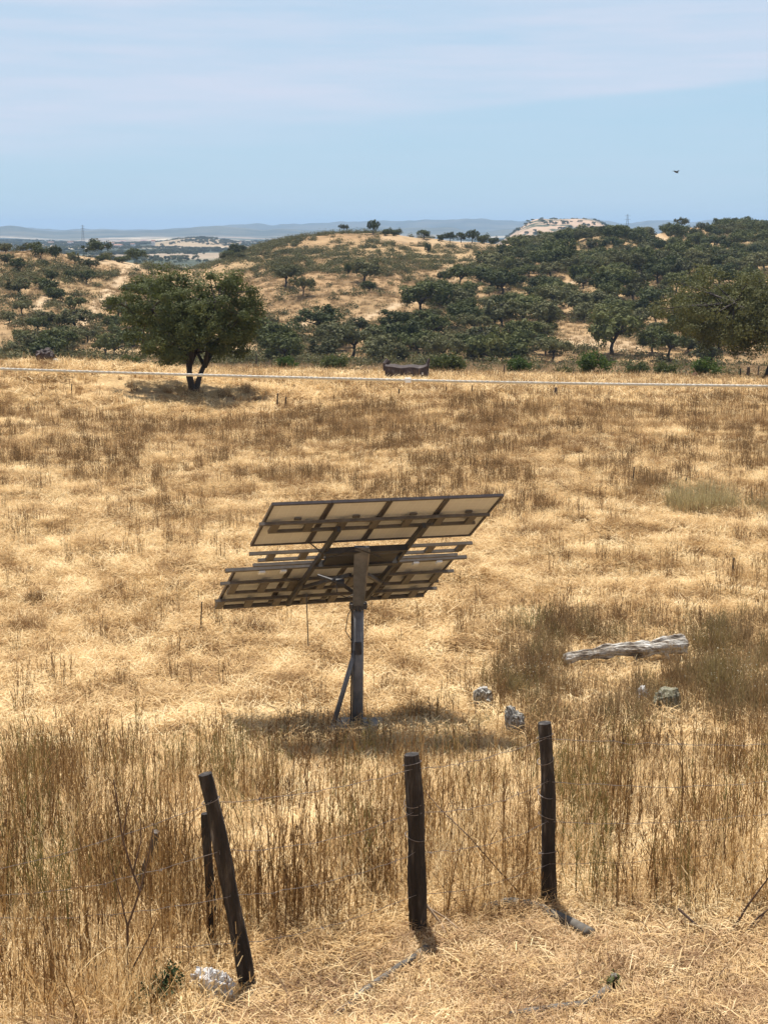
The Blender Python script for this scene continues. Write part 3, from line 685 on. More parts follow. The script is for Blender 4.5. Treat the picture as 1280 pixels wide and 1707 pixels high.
def make_oak(seed, H, RX, RZ, trunk, stems=3, nclump=150, per=110, leaf=.13, crad=.45, spread=.5, lean=0.0, leafm=None, lobes=9, low=-.55, tr=.16, n_limb=10, drop=0.0, zl=None, hole=0):
    r = np.random.default_rng(seed)
    zc = H - RZ
    C = crown_pts(r, nclump, RX, RX * .95, RZ, zc, low, lobes, zl)
    C[:, 0] += lean * (C[:, 2] / H)
    if drop: C[:, 2] -= drop * (np.hypot(C[:, 0], C[:, 1]) / RX) ** 2
    if hole:       # open underside around the forks
        q_ = np.hypot(C[:, 0], C[:, 1]) / RX
        C[:, 2] = np.maximum(C[:, 2], hole * (1.15 - q_ * 1.25))
    g = Geo()
    forks = []
    for s in range(stems):
        a = 2 * pi * s / stems + r.uniform(-.5, .5)
        b = np.array([cos(a), sin(a), 0]) * (.18 if stems > 1 else 0)
        top = np.array([cos(a) * spread * r.uniform(.6, 1.2) + lean * .5, sin(a) * spread * .6, trunk * r.uniform(.9, 1.15)])
        mid = (b + top) / 2 + r.normal(0, .10, 3) * [1, 1, 0]
        P = np.array([b + [0, 0, -.15], b * 1.0 + [0, 0, .15], mid, top])
        g.tube(P, [tr * 1.5, tr * 1.1, tr * .9, tr * .75], 9, .12, seed=seed + s)
        forks.append(top)
    forks = np.array(forks)
    limbs = []
    for q in range(n_limb):
        f_ = forks[q % stems]
        tgt = C[r.integers(nclump)] * [.8, .8, 1] + [0, 0, -.1]
        m1 = f_ + (tgt - f_) * .35 + r.normal(0, .14, 3) + [0, 0, .12 * RZ]
        m2 = f_ + (tgt - f_) * .7 + r.normal(0, .16, 3)
        P = np.array([f_ - [0, 0, .15], m1, m2, tgt]); g.tube(P, [tr * .7, tr * .5, tr * .3, tr * .12], 7, .1, seed=seed + 50 + q)
        limbs += [m1, m2, tgt]
    limbs = np.array(limbs)
    for c in C[::2]:
        d = np.linalg.norm(limbs - c, axis=1); l_ = limbs[d.argmin()]
        P = np.array([l_, (l_ + c) / 2 + r.normal(0, .08, 3), c]); g.tube(P, [tr * .22, tr * .14, tr * .06], 4, caps=False)
    n = nclump * per
    idx = np.repeat(np.arange(nclump), per)
    d = r.normal(size=(n, 3)); d /= np.linalg.norm(d, axis=1)[:, None]
    rr = crad * r.uniform(.6, 1.35, nclump)[idx] * r.uniform(0.15, 1, n) ** .5
    LP = C[idx] + d * rr[:, None] * [1, 1, .75]
    tone = np.clip(r.uniform(0, .7, n) + r.uniform(0, .5, nclump)[idx], 0, 1)
    ctr = np.array([lean * .6, 0, zc - .25 * RZ])
    og = (C[idx] - ctr) / [RX, RX, RZ]; og /= np.linalg.norm(og, axis=1)[:, None] + 1e-6
    v, q, t = leaves(LP, leaf, tone, r, d * .8 + og * .5 + [0, 0, .25])
    crown = mesh('crown', v, q, [leafm or LEAF_OAK], False, {'tone': t})
    return crown, g.mesh('trunk', BARK, True)
def tree(name, crown, trunk, loc, rz=0, sc=1, **kw):
    t = link(name, None, loc=loc, rot=(0, 0, rz), **kw); t.scale = (sc, sc, sc) if np.isscalar(sc) else sc
    link('crown', crown, t); link('trunk', trunk, t)
    return t

# the oak in the field
b = ground(322, 652)
s_ = b[1] / 75.0
cr, tk = make_oak(23, 6.7 * s_, 4.1 * s_, 2.9 * s_, 1.35, stems=3, nclump=300, per=200, leaf=.118, crad=.46, spread=.8, lobes=26, low=-.98, tr=.15, n_limb=18, drop=.35, zl=(-.75, .75), hole=2.3)
tree('oak_tree', cr, tk, b, 0.25, label='broad holm oak with three dark trunks standing alone in the dry field', cat='tree')
# the oak cut by the right edge of the picture
b = atY(1284, 620, 97); b[2] = hz(b[0], b[1])
cr, tk = make_oak(34, 8.3, 7.6, 3.7, 2.4, stems=1, nclump=420, per=170, leaf=.145, crad=.72, spread=1.3, lean=-1.0, lobes=26, low=-.9, tr=.34, n_limb=22, drop=.5, zl=(-.7, .75), hole=2.2,
                  leafm=mat_blade('cork_leaf', [(0, (.055, .058, .018)), (.5, (.12, .122, .040)), (1, (.21, .195, .072))], .3, 3))
tree('oak_tree', cr, tk, (b[0] + .35, b[1] + 2, hz(b[0] + .35, b[1] + 2)), 0, label='large spreading oak with a leaning trunk at the right edge beyond the field', cat='tree')

# hillside oaks: prototypes then copies
protoA = [make_oak(100 + q, H_, R_, Z_, T_, stems=1, nclump=50, per=46, leaf=.40, crad=.72, spread=.2, leafm=m_, lobes=8, low=lo_, tr=.2, n_limb=5)
          for q, (H_, R_, Z_, T_, m_, lo_) in enumerate([(5.0, 3.5, 2.5, 1.3, LEAF_FAR, -.8), (4.9, 3.9, 1.9, 2.0, LEAF_GREY, -.5), (5.4, 3.0, 2.8, 1.2, LEAF_FAR, -.9), (4.0, 3.6, 2.1, 1.1, LEAF_GREY, -.95), (3.9, 3.1, 2.1, 1.0, LEAF_FAR, -.98), (5.2, 4.2, 2.4, 1.8, LEAF_FAR, -.65)])]
# growth map of the slopes, in photo coordinates: blobs (x, y, rx, ry, weight)
WOODS = [(840, 535, 210, 60, 1), (640, 575, 170, 30, .9), (1000, 500, 240, 55, 1), (1150, 430, 170, 42, .95), (980, 430, 120, 50, .85), (900, 420, 60, 28, .8), (1180, 540, 150, 70, .9),
         (120, 553, 200, 50, 1), (60, 500, 90, 26, .7), (300, 570, 170, 30, .9), (215, 515, 80, 30, .8), (740, 500, 80, 25, .4), (880, 470, 90, 40, .8), (600, 480, 150, 12, .25), (480, 590, 80, 18, .9), (760, 595, 300, 14, .9), (1050, 405, 110, 18, .9), (1240, 400, 60, 22, 1), (130, 480, 90, 16, .3), (40, 440, 60, 20, .12), (260, 430, 160, 12, .55)]
CLEAR = [(985, 572, 75, 22), (700, 470, 45, 10), (560, 545, 130, 9), (930, 475, 26, 9), (1140, 446, 60, 6), (1100, 400, 20, 12), (180, 490, 30, 34), (760, 405, 110, 8), (745, 580, 60, 8), (70, 512, 26, 12)]
def wood_map(px, py):
    w = np.zeros_like(px)
    for x, y, rx, ry, s in WOODS:
        w = np.maximum(w, s * (1 - sstep(np.hypot((px - x) / rx, (py - y) / ry), .7, 1.1)))
    w = w * (.35 + .65 * sstep(fbm(px / 38, py / 15, 95, 3), .39, .50))
    for x, y, rx, ry in CLEAR:
        w = w * sstep(np.hypot((px - x) / rx, (py - y) / ry), .8, 1.15)
    return w
def poisson(cands, dist, cap):
    got = []
    for p in cands:
        if all((p[0] - q[0]) ** 2 + (p[1] - q[1]) ** 2 > dist ** 2 for q in got):
            got.append(p)
            if len(got) >= cap: break
    return got
r2 = np.random.default_rng(5)
Yc = np.sqrt(r2.uniform(128 ** 2, 640 ** 2, 16000)); Xc = Yc * r2.uniform(-.28, .28, 16000)
Zc = height(Xc, Yc); px, py = project(Xc, Yc, Zc)
dcr = np.interp(px, cpx, cD)
ok = (r2.random(len(Xc)) < wood_map(px, py)) & (bare_map(Xc, Yc, Zc) < .3) & (Yc < dcr + 15)
cands = list(zip(Xc[ok], Yc[ok], Zc[ok], px[ok], py[ok]))
cands = poisson(cands, 4.5, 2600)
cands.sort(key=lambda c: c[1])
def zone(c):
    x, y = c[3], c[4]
    if x < 440 and y > 470: return ('oak in the thicket on the lower left slope', 'oaks on the lower left slope')
    if x < 440: return ('oak on the left hill', 'oaks on the left hill')
    if y > 545: return ('oak at the valley bottom', 'oaks at the valley bottom')
    if x > 880 and y < 440: return ('oak near the right hilltop', 'oaks on top of the right hill')
    if x > 780: return ('oak on the right hill flank', 'oaks on the flank of the right hill')
    return ('oak on the central hill', 'oaks on the central hill')
KINDW = ['round topped dark green', 'flat crowned grey green', 'tall narrow dark green', 'low spreading grey green', 'small domed dark green', 'broad dark green']
def zone2(c, k):
    lab, grp = zone(c)
    where = lab[lab.index('oak') + 4:]
    side = 'left part' if c[3] < {'oaks at the valley bottom': 700, 'oaks on the flank of the right hill': 980, 'oaks on the lower left slope': 130, 'oaks on the central hill': 560}.get(grp, 60) else 'right part'
    return '%s oak %s, %s' % (KINDW[k], where, side), grp + ', ' + KINDW[k] + ' ones in the ' + side
first = {}
def place_oak(c, k, sc, name='oak_tree'):
    lab, grp = zone2(c, k)
    cr_, tk_ = protoA[k]
    if k not in first:
        t = tree(name, cr_, tk_, (c[0], c[1], c[2] - .1), 0, 1, label=lab, cat='tree', group=grp); first[k] = t
    else:
        src = first[k]
        t = src.copy(); COL.objects.link(t)
        for ch in src.children:
            q = ch.copy(); COL.objects.link(q); q.parent = t
        t['label'] = lab; t['group'] = grp
    t.location = (c[0], c[1], c[2] - .1)
    t.rotation_euler = (0, 0, r2.uniform(0, 6.28)); t.scale = (sc, sc, sc * r2.uniform(.85, 1.1))
n_ind = 275
for c in cands[:n_ind]:
    place_oak(c, int(r2.choice([0, 1, 2, 3, 4, 5, 0, 3, 4])), (.52 + .75 * r2.random() ** 1.4) * (.78 if c[3] < 440 else 1))
rest = cands[n_ind:]
if rest:
    A = np.array(rest)
    crowns = [p[0] for p in protoA]
    scatter('far_oaks', crowns, A[:, :3] - [0, 0, .5], r2.uniform(0, 6.3, len(A)), r2.uniform(.5, 1.05, len(A)), 'mass of dark oaks covering the farther slopes', seed=15)

# scrub on the slopes
def proto_scrub(n=150, rad=.9, h=.9, m=None, leaf=.26):
    d = rng.normal(size=(n, 3)); d[:, 2] = np.abs(d[:, 2]); d /= np.linalg.norm(d, axis=1)[:, None]
    P = d * [rad, rad, h] * rng.uniform(.35, 1, n)[:, None] ** .6 * (1 + .3 * rng.normal(size=n))[:, None]
    P[:, 2] = np.abs(P[:, 2])
    v, q, t = leaves(P, leaf, rng.uniform(0, 1, n), None, d)
    return mesh('scrub', v, q, [m or LEAF_SCRUB], False, {'tone': t})
SCRUBMAP = [(500, 430, 130, 42, .62), (720, 440, 150, 45, .5), (600, 400, 200, 14, .35), (620, 500, 200, 22, .7), (850, 450, 120, 50, .8), (100, 470, 140, 30, .75), (60, 520, 120, 30, .7), (1100, 430, 200, 40, .7),
            (300, 440, 150, 15, .5), (700, 560, 420, 50, .55), (200, 570, 240, 40, .5), (1100, 560, 220, 45, .5), (350, 600, 420, 12, .6), (900, 605, 420, 12, .6)]
Yc = np.sqrt(r2.uniform(125 ** 2, 640 ** 2, 95000)); Xc = Yc * r2.uniform(-.28, .28, 95000)
Zc = height(Xc, Yc); px, py = project(Xc, Yc, Zc)
w = np.zeros_like(px)
for x, y, rx, ry, s in SCRUBMAP:
    w = np.maximum(w, s * (1 - sstep(np.hypot((px - x) / rx, (py - y) / ry), .6, 1.2)))
w = w * (.12 + .88 * sstep(fbm(Xc / 11, Yc / 11, 61, 4), .42, .56)) * (1 - .25 * sstep(px, 700, 860)) + .03
ok = (r2.random(len(Xc)) < w * .75) & (bare_map(Xc, Yc, Zc) < .25) & (Yc < np.interp(px, cpx, cD) + 10)
A = np.stack([Xc, Yc, Zc], -1)[ok]
scatter('hillside_scrub', [proto_scrub(130, 1.0, 1.0), proto_scrub(130, 1.3, .9), proto_scrub(110, .8, 1.2, LEAF_GREY), proto_scrub(130, 1.5, 1.3, LEAF_GREY), proto_scrub(120, 1.0, .8)], A, r2.uniform(0, 6.3, len(A)), r2.uniform(.5, 1.3, len(A)), 'low grey green scrub spread over the dry hills', seed=16)
# dry grass tussocks on the slopes
Yc = np.sqrt(r2.uniform(105 ** 2, 330 ** 2, 14000)); Xc = Yc * r2.uniform(-.28, .28, 14000)
Zc = height(Xc, Yc)
drym = mat_blade('hill_grass', [(0, (.20, .13, .065)), (.5, (.34, .24, .13)), (1, (.50, .38, .22))], .25, 20)
scatter('hillside_grass', [proto_tuft(40, .55, .5, .04, drym, .6) for _ in range(5)], np.stack([Xc, Yc, Zc], -1), r2.uniform(0, 6.3, len(Xc)), r2.uniform(.6, 1.3, len(Xc)), 'dry grass on the slopes beyond the field', seed=17)

# trees one by one along the skylines: (crown centre px, base py, crown width px, height px, prototype, label)
SKY = [(573, 386, 17, 14, 1, 'small flat topped tree left of two others on top of the central hill'), (622, 389, 22, 23, 0, 'round dark tree tallest on top of the central hill'),
       (645, 391, 18, 14, 4, 'low round tree just right of the tallest tree on the central hill'), (660, 392, 20, 14, 4, 'low bushy tree, second right of the tallest one on the central hill'),
       (706, 397, 20, 15, 2, 'lone pointed dark tree on the crest between two tree groups'), (735, 401, 18, 15, 4, 'leftmost tree of the row on the right crest of the central hill'),
       (750, 402, 17, 17, 0, 'second tree from the left of the row on the central crest'), (768, 403, 16, 17, 2, 'third tree from the left of the row on the central crest'),
       (787, 404, 24, 22, 0, 'tallest round tree of the row on the central crest'), (806, 405, 22, 18, 4, 'dark tree right of the tallest one in the row on the central crest'),
       (822, 406, 18, 14, 4, 'rightmost tree of the row on the central crest'), (841, 408, 16, 10, 3, 'low grey bush at the end of the central crest'),
       (713, 424, 12, 20, 2, 'narrow upright bush on the dry face of the central hill'), (740, 470, 26, 20, 0, 'dark square topped oak by bare ground on the central hill'), (580, 460, 14, 22, 2, 'slender dark bush alone on the bare central slope'),
       (505, 492, 44, 34, 1, 'flat crowned oak with a visible trunk on the central slope'),
       (1135, 381, 26, 20, 1, 'umbrella shaped tree alone on the right skyline'), (1222, 386, 24, 14, 4, 'dense round tree on the right skyline above dry grass'), (1243, 386, 16, 16, 2, 'narrow grey tree on the right skyline next to a round one'),
       (11, 414, 15, 16, 0, 'small round tree at the left edge of the skyline'), (38, 414, 18, 14, 1, 'left one of two touching flat crowned trees on the left hill'), (52, 415, 24, 17, 1, 'right one of two touching flat crowned trees on the left hill'),
       (93, 434, 20, 26, 0, 'dark green dense tree standing out on the left hill'), (17, 432, 16, 12, 3, 'small dark tree below the round one on the left hill'), (30, 450, 28, 22, 0, 'dark oak low on the left hill crest'),
       (124, 440, 20, 20, 3, 'olive toned tree right of the dense dark tree on the left hill'), (150, 452, 34, 24, 1, 'spreading grey oak on the lower crest of the left hill'), (170, 434, 24, 13, 4, 'dark bush on the right shoulder of the left hill'), (203, 434, 30, 13, 4, 'wide dark bush on the right shoulder of the left hill')]
for cx, by, w_, h_, k, lab in SKY:
    g_ = ground(cx, by + 1.5)
    if g_[1] > 660:      # the line of sight clears the crest: stand the tree on the crest itself
        D_ = float(np.interp(cx, cpx, cD)); t_ = ray(cx, by); x_ = t_[0] / t_[1] * D_; g_ = np.array([x_, D_, hz(x_, D_)])
    D_ = g_[1]
    cr_, tk_ = protoA[k]
    bb = np.array([v.co[:] for v in cr_.vertices]) if k not in globals().setdefault('_bb', {}) else None
    if bb is not None: _bb[k] = (bb[:, 0].max() - bb[:, 0].min(), bb[:, 2].max())
    ww, hh = _bb[k]
    sx = w_ * 1.12 * D_ / F / ww; sz = h_ * 1.08 * D_ / F / hh
    tree('oak_tree', cr_, tk_, (g_[0], g_[1], g_[2] - .15), r2.uniform(-.4, .4), (sx, sx, sz), label=lab, cat='tree')

# bright green bushes at the foot of the slope
def make_bush(seed, rad, h, m, n=2200, leaf=.13, stems=7):
    r = np.random.default_rng(seed)
    C = crown_pts(r, 40, rad, rad, h * .5, h * .5, -.95, 8)
    idx = r.integers(0, 40, n)
    P = C[idx] + r.normal(0, rad * .16, (n, 3)); P[:, 2] = np.abs(P[:, 2])
    v, q, t = leaves(P, leaf, np.clip(r.uniform(0, .7, n) + r.uniform(0, .4, 40)[idx], 0, 1), r)
    g = Geo()
    for k in range(stems):
        c = C[r.integers(40)]; g.tube([(0, 0, -.05), c * [.3, .3, .5], c], [.03, .02, .008], 5)
    return mesh('foliage', v, q, [m], False, {'tone': t}), g.mesh('stem', TWIG)
def bush(name, fo, st, loc, rz=0, sc=1, **kw):
    t = link(name, None, loc=loc, rot=(0, 0, rz), **kw); t.scale = (sc, sc, sc)
    link('foliage', fo, t); link('stem', st, t); return t
fb, sb = make_bush(71, 1.0, 1.7, LEAF_BRIGHT, 2600, .16)
fo2, so2 = make_bush(72, 1.0, 1.3, LEAF_OAK, 2200, .16)
for cx, by, w_, Y_, which, lab in [(868, 629, 44, 112, 0, 'bright green bush behind a thin stake beyond the field, right of the dark trough'), (994, 628, 56, 112, 0, 'largest bright green bush beyond the middle right of the field'),
                                   (938, 628, 34, 112, 1, 'small dull green bush between two bright green ones'), (482, 618, 36, 112, 0, 'green bush beyond the field, right of the lone oak'), (1060, 628, 44, 114, 1, 'low olive bush right of the largest bright green one'),
                                   (745, 622, 60, 114, 1, 'wide olive bush right of the dark trough'), (1110, 628, 46, 114, 1, 'olive green bush next to the rusty post stump'), (262, 606, 30, 112, 1, 'small dull bush beside the lone oak at the field edge'), (217, 606, 40, 110, 1, 'dark low bush under the left side of the lone oak'), (150, 602, 30, 114, 1, 'small olive bush at the left field edge'), (560, 622, 50, 114, 1, 'low olive bush left of the dark trough'), (1180, 628, 50, 114, 0, 'green undergrowth bush beneath the large right oak')]:
    p_ = atY(cx, by, Y_); x_ = p_[0]; fo_, st_ = (fb, sb) if which == 0 else (fo2, so2)
    z_ = hz(x_, Y_)
    bush('bush', fo_, st_, (x_, Y_, z_), random.uniform(0, 6), w_ * Y_ / F / 2.0, label=lab, cat='bush')

# shrubs in the field
def make_fine_shrub(seed, rad, h, m, n=420, wid=.006, tips=None):
    """many thin upright branching stems, few leaves"""
    r = np.random.default_rng(seed)
    root = disc(n, rad * .45, r); az = np.arctan2(root[:, 1], root[:, 0]) + r.normal(0, .5, n)
    le = np.abs(r.normal(.15, .28, n)); L = h * r.uniform(.45, 1.1, n)
    parts = [ribbons(root, az, le, L, np.full(n, wid), r.uniform(-.2, .5, n), r.uniform(0, 1, n), 4, r, tip=.4)]
    k = 6; idx = np.repeat(np.arange(n), k); u = r.uniform(.3, 1, n * k); l_ = le[idx]
    base = root[idx] + (L[idx] * u)[:, None] * np.stack([np.sin(l_) * np.cos(az[idx]), np.sin(l_) * np.sin(az[idx]), np.cos(l_)], -1)
    parts.append(ribbons(base, r.uniform(0, 2 * pi, n * k), r.uniform(.1, .9, n * k), h * r.uniform(.06, .16, n * k), np.full(n * k, wid * .8), r.uniform(-.2, .2, n * k), r.uniform(0, 1, n * k), 1, r))
    v, q, t = merge(parts)
    me_ = mesh('stems', v, q, [m], False, {'tone': t})
    fl = None
    if tips:
        sel = r.integers(0, len(base), tips)
        v, q, t = leaves(base[sel] + [0, 0, h * .08], .022, r.uniform(0, 1, tips), r)
        fl = mesh('seed_heads', v, q, [FLOWER], False, {'tone': t})
    return me_, fl
SH_BR = mat_blade('shrub_brown', [(0, (.10, .055, .026)), (.5, (.24, .15, .068)), (1, (.46, .33, .16))], .3, 2)
SH_OL = mat_blade('shrub_olive', [(0, (.095, .066, .026)), (.5, (.20, .145, .055)), (1, (.36, .28, .12))], .3, 2)
SH_PA = mat_blade('shrub_pale', [(0, (.18, .14, .065)), (.5, (.36, .29, .14)), (1, (.60, .52, .28))], .3, 2)
SH_GR = mat_blade('shrub_green', [(0, (.06, .075, .02)), (.5, (.13, .15, .045)), (1, (.22, .22, .08))], .3, 2)
for cx, by, rad, h, m_, n_, tips, lab in [
        (890, 1150, .62, .75, SH_BR, 500, 120, 'brown twiggy shrub left of the fallen log'), (940, 1175, .6, .7, SH_BR, 420, 60, 'brown twiggy shrub before the left end of the fallen log'),
        (850, 1165, .4, .6, SH_OL, 260, 60, 'small olive twiggy shrub between the lichened rock and the log'), (885, 1060, .16, .75, SH_GR, 60, 0, 'thin green broom plant standing above the brown shrubs'), (915, 1050, .12, .6, SH_GR, 40, 0, 'slim green plant just right of the thin broom plant'),
        (1030, 1215, .7, .65, SH_BR, 520, 30, 'dense rust brown mound of dry shrub before the fallen log'), (1140, 1150, .6, .75, SH_BR, 420, 60, 'brown shrub below the right end of the fallen log'),
        (1215, 1180, .75, 1.05, SH_OL, 560, 180, 'tall olive brown shrub with pale seed heads at the right edge'), (1270, 1200, .7, 1.0, SH_BR, 420, 60, 'tall brown shrub cut by the right edge of the picture'), (1180, 1095, .55, .7, SH_OL, 380, 120, 'olive shrub behind the right end of the log'),
        (1095, 1205, .5, .5, SH_OL, 320, 60, 'low olive shrub around the mossy rock'), (800, 1225, .32, .33, SH_PA, 300, 40, 'small pale green shrub at the foot of the lichened rock'),
        (1165, 852, 2.1, .85, SH_PA, 900, 700, 'wide pale shrub with whitish seed heads on the right of the field'), (1250, 858, 1.5, .6, SH_PA, 360, 150, 'pale olive shrub at the right edge of the field'), (1090, 818, 1.3, .6, SH_BR, 320, 20, 'brown rounded shrub left of the wide pale one'),
        (1010, 912, .35, .32, SH_BR, 240, 0, 'small dark brown cushion of dry grass right of the solar panels'), (62, 1008, .28, .28, SH_BR, 240, 0, 'small round brown cushion of grass at the left edge'), (990, 1030, .3, .36, SH_BR, 220, 0, 'brown cushion of grass above the fallen log'),
        (648, 1160, .22, .34, SH_BR, 160, 0, 'brown grass cushion right of the panel pole')]:
    p_ = ground(cx, by)
    wid = .006 if p_[1] < 30 else .012
    fo_, fl_ = make_fine_shrub(int(cx), rad, h, m_, int(n_ * (.45 if by > 1000 and rad > .35 else .8)), wid * (1.4 if by > 1000 and rad > .35 else 1), tips)
    t = link('shrub', None, loc=p_ - [0, 0, .02], label=lab, cat='shrub')
    link('stems', fo_, t)
    if fl_: link('seed_heads', fl_, t)

# ------------------------------------------------------------------ solar tracker
trk = link('solar_tracker', None, loc=(0, 0, 0), label='tilted rack of two rows of solar panels on a steel pole in the field', cat='solar panel')
az_, til_, rol_ = R(17.3), R(33.9), R(-2.0)
u0 = np.array([cos(az_), sin(az_), 0]); n0 = np.array([-sin(az_), cos(az_), 0])
v0 = -n0 * cos(til_) + np.array([0, 0, 1]) * sin(til_)
uu = u0 * cos(rol_) + v0 * sin(rol_); vv = -u0 * sin(rol_) + v0 * cos(rol_)
nn = np.cross(vv, uu)           # underside
if nn[2] > 0: nn = -nn          # nn points down, toward the structure
AC = np.array([-.435, 21.82, .005])
BASE = np.array([-.40, 22.0, hz(-.40, 22.0)])
trk.location = tuple(BASE)
def rel(p): return np.asarray(p, float) - BASE
def A(x, y, z=0): return rel(AC + uu * x + vv * y + nn * z)
ax3 = (uu, vv, nn)
L1, GAP, L2 = 1.40, .90, 1.47
tot = L1 + GAP + L2
mb, nb, lb = newmat('module_back')
tcb = N(nb, 'ShaderNodeTexCoord'); 
brk = N(nb, 'ShaderNodeTexBrick'); brk.inputs['Scale'].default_value = 1.0
brk.offset = 0; brk.inputs['Mortar Size'].default_value = .004; brk.inputs['Brick Width'].default_value = .128; brk.inputs['Row Height'].default_value = .128
brk.inputs['Color1'].default_value = (.72, .70, .66, 1); brk.inputs['Color2'].default_value = (.69, .67, .63, 1); brk.inputs['Mortar'].default_value = (.78, .76, .72, 1)
lb.new(tcb.outputs['Object'], brk.inputs['Vector'])
dfb = N(nb, 'ShaderNodeBsdfDiffuse'); trb = N(nb, 'ShaderNodeBsdfTranslucent'); mxb = N(nb, 'ShaderNodeMixShader'); mxb.inputs[0].default_value = .12
lb.new(brk.outputs[0], dfb.inputs[0]); lb.new(brk.outputs[0], trb.inputs[0]); lb.new(dfb.outputs[0], mxb.inputs[1]); lb.new(trb.outputs[0], mxb.inputs[2])
ob = N(nb, 'ShaderNodeOutputMaterial'); lb.new(mxb.outputs[0], ob.inputs[0])
CELL = mat_solid('cell_glass', [(.3, (.012, .016, .035)), (.7, (.02, .026, .05))], 4, rough=.15, bump=0)
def local_mesh(g, name, mat): return g.mesh(name, mat)
for row, (yt, yb, W) in enumerate(((tot / 2, tot / 2 - L1, 3.30), (-tot / 2 + L2, -tot / 2, 3.40))):
    mw = W / 4
    yc, ml = (yt + yb) / 2, yt - yb
    for k in range(4):
        xc = -W / 2 + mw * (k + .5)
        c = A(xc, yc)
        g = Geo(); t_ = .035
        for s in (-1, 1):
            g.box(A(xc + s * (mw / 2 - t_ / 2 - .003), yc), (t_, ml, .04), ax3)
            g.box(A(xc, yc + s * (ml / 2 - t_ / 2)), (mw - 2 * t_ - .006, t_, .04), ax3)
        mo = g.build('module_frame', ALU, trk)
        # backsheet and glass in the frame's plane; local axes so the cell grid follows the module
        from mathutils import Matrix
        rot = Matrix([[-uu[0], vv[0], -nn[0]], [-uu[1], vv[1], -nn[1]], [-uu[2], vv[2], -nn[2]]]).to_euler()
        hw, hl = mw / 2 - t_ - .003, ml / 2 - t_
        me_ = mesh('backsheet', [(-hw, -hl, -.004), (hw, -hl, -.004), (hw, hl, -.004), (-hw, hl, -.004)], [(0, 3, 2, 1)], [mb])
        q = link('backsheet', me_, mo, loc=c, rot=rot)
        me_ = mesh('cells', [(-hw, -hl, .010), (hw, -hl, .010), (hw, hl, .010), (-hw, hl, .010)], [(0, 1, 2, 3)], [CELL])
        link('cells', me_, mo, loc=c, rot=rot)
        jb = Geo().box(A(xc + .05, yt - .47, .030), (.10, .05, .02), ax3); jb.build('junction_box', RAILM, mo)
# ladder shaped purlins: two flats with ties between
def ladder(y, x0, x1, hgt=.17, zoff=.07, n=7, dy=0.0, off=0.0):
    g = Geo()
    for s in (-1, 1):
        g.beam(A(x0 + (.18 if s < 0 else 0), y + s * hgt / 2 - dy, zoff), A(x1 - (.12 if s < 0 else 0), y + s * hgt / 2 + dy, zoff), .035, .045, nn)
    g.build('purlin', RAILM, trk)
    for k in range(n):
        x = x0 + (x1 - x0) * (k + .5) / n + off
        Geo().beam(A(x, y - hgt / 2, zoff), A(x, y + hgt / 2, zoff), .11, .04, nn).build('tie', RAILM, trk)
ladder(tot / 2 - .64, -1.72, 1.60, .27, n=7)
ladder(tot / 2 - L1 - .20, -1.66, 1.68, .26, .10, 7, off=.1)
Geo().beam(A(-1.50, tot / 2 - L1 - .56, .08), A(1.62, tot / 2 - L1 - .56, .08), .04, .045, nn).build('rail', RAILM, trk)
Geo().beam(A(-1.84, -tot / 2 + L2 + .06, .03), A(1.86, -tot / 2 + L2 + .10, .03), .05, .05, nn).build('rail', RAILM, trk)
ladder(-tot / 2 + L2 - .55, -1.84, 1.80, .40, .07, 8)
ladder(-tot / 2 + .25, -1.78, 1.76, .30, .07, 8, off=-.12)
# two main beams up the slope and the bracing box
for s in (-.62, .62):
    Geo().beam(A(s - .03, -tot / 2 + .30, .15), A(s + .03, tot / 2 - .62, .14), .055, .075, nn).build('main_beam', STEELD, trk)
Geo().beam(A(-.62, .04, .17), A(.62, .04, .17), .09, .10, nn).build('cross_beam', STEELD, trk)
Geo().beam(A(-.62, .52, .17), A(.62, .52, .17), .08, .09, nn).build('cross_beam', STEELD, trk)
g = Geo(); g.box(A(.0, .22, .175), (1.05, .42, .05), ax3); g.build('drive_plate', STEELD, trk)
for s in (-1, 1):
    Geo().beam(A(s * .60, -.75, .2), A(s * .12, .02, .34), .05, .05, nn).build('brace', STEELD, trk)
for x in (-1.30, -.98):
    Geo().box(A(x, -tot / 2 + L2 + .02, .075), (.085, .085, .03), ax3).build('white_clip', WHITEP, trk)
for x in (1.05, 1.42):
    Geo().box(A(x, -tot / 2 + L2 + .06, .075), (.085, .085, .03), ax3).build('white_clip', WHITEP, trk)
# pole, tapering head, collar, strut
def ppt(px, py, Y=22.0): return rel(atY(px, py, Y))
g = Geo()
zh = ppt(606, 897, 21.9)[2]; zn = ppt(597, 985, 21.95)[2]
x_t = ppt(604, 885, 21.75)[0]; x_n = ppt(597, 1000, 21.9)[0]
def frustum(g, p0, p1, s0, s1):
    (a0, b0), (a1, b1) = s0, s1
    V = [(p0[0] - a0, p0[1] - b0, p0[2]), (p0[0] + a0, p0[1] - b0, p0[2]), (p0[0] + a0, p0[1] + b0, p0[2]), (p0[0] - a0, p0[1] + b0, p0[2]),
         (p1[0] - a1, p1[1] - b1, p1[2]), (p1[0] + a1, p1[1] - b1, p1[2]), (p1[0] + a1, p1[1] + b1, p1[2]), (p1[0] - a1, p1[1] + b1, p1[2])]
    g.add(V, [(3, 2, 1, 0), (4, 5, 6, 7), (0, 1, 5, 4), (1, 2, 6, 5), (2, 3, 7, 6), (3, 0, 4, 7)])
zcol = ppt(597, 1010, 21.95)[2]
frustum(g, (x_n, -.08, zcol + .02), (x_t, -.72, zh), (.080, .075), (.108, .08)); g.build('pole_head', STEEL, trk)
g = Geo(); frustum(g, (x_n + .084, -.17, zcol + .08), (x_t + .107, -.812, zh - .02), (.012, .012), (.012, .012)); g.build('head_edge_highlight', CONC, trk)  # thin pale strip standing in for the highlight on the head's right edge
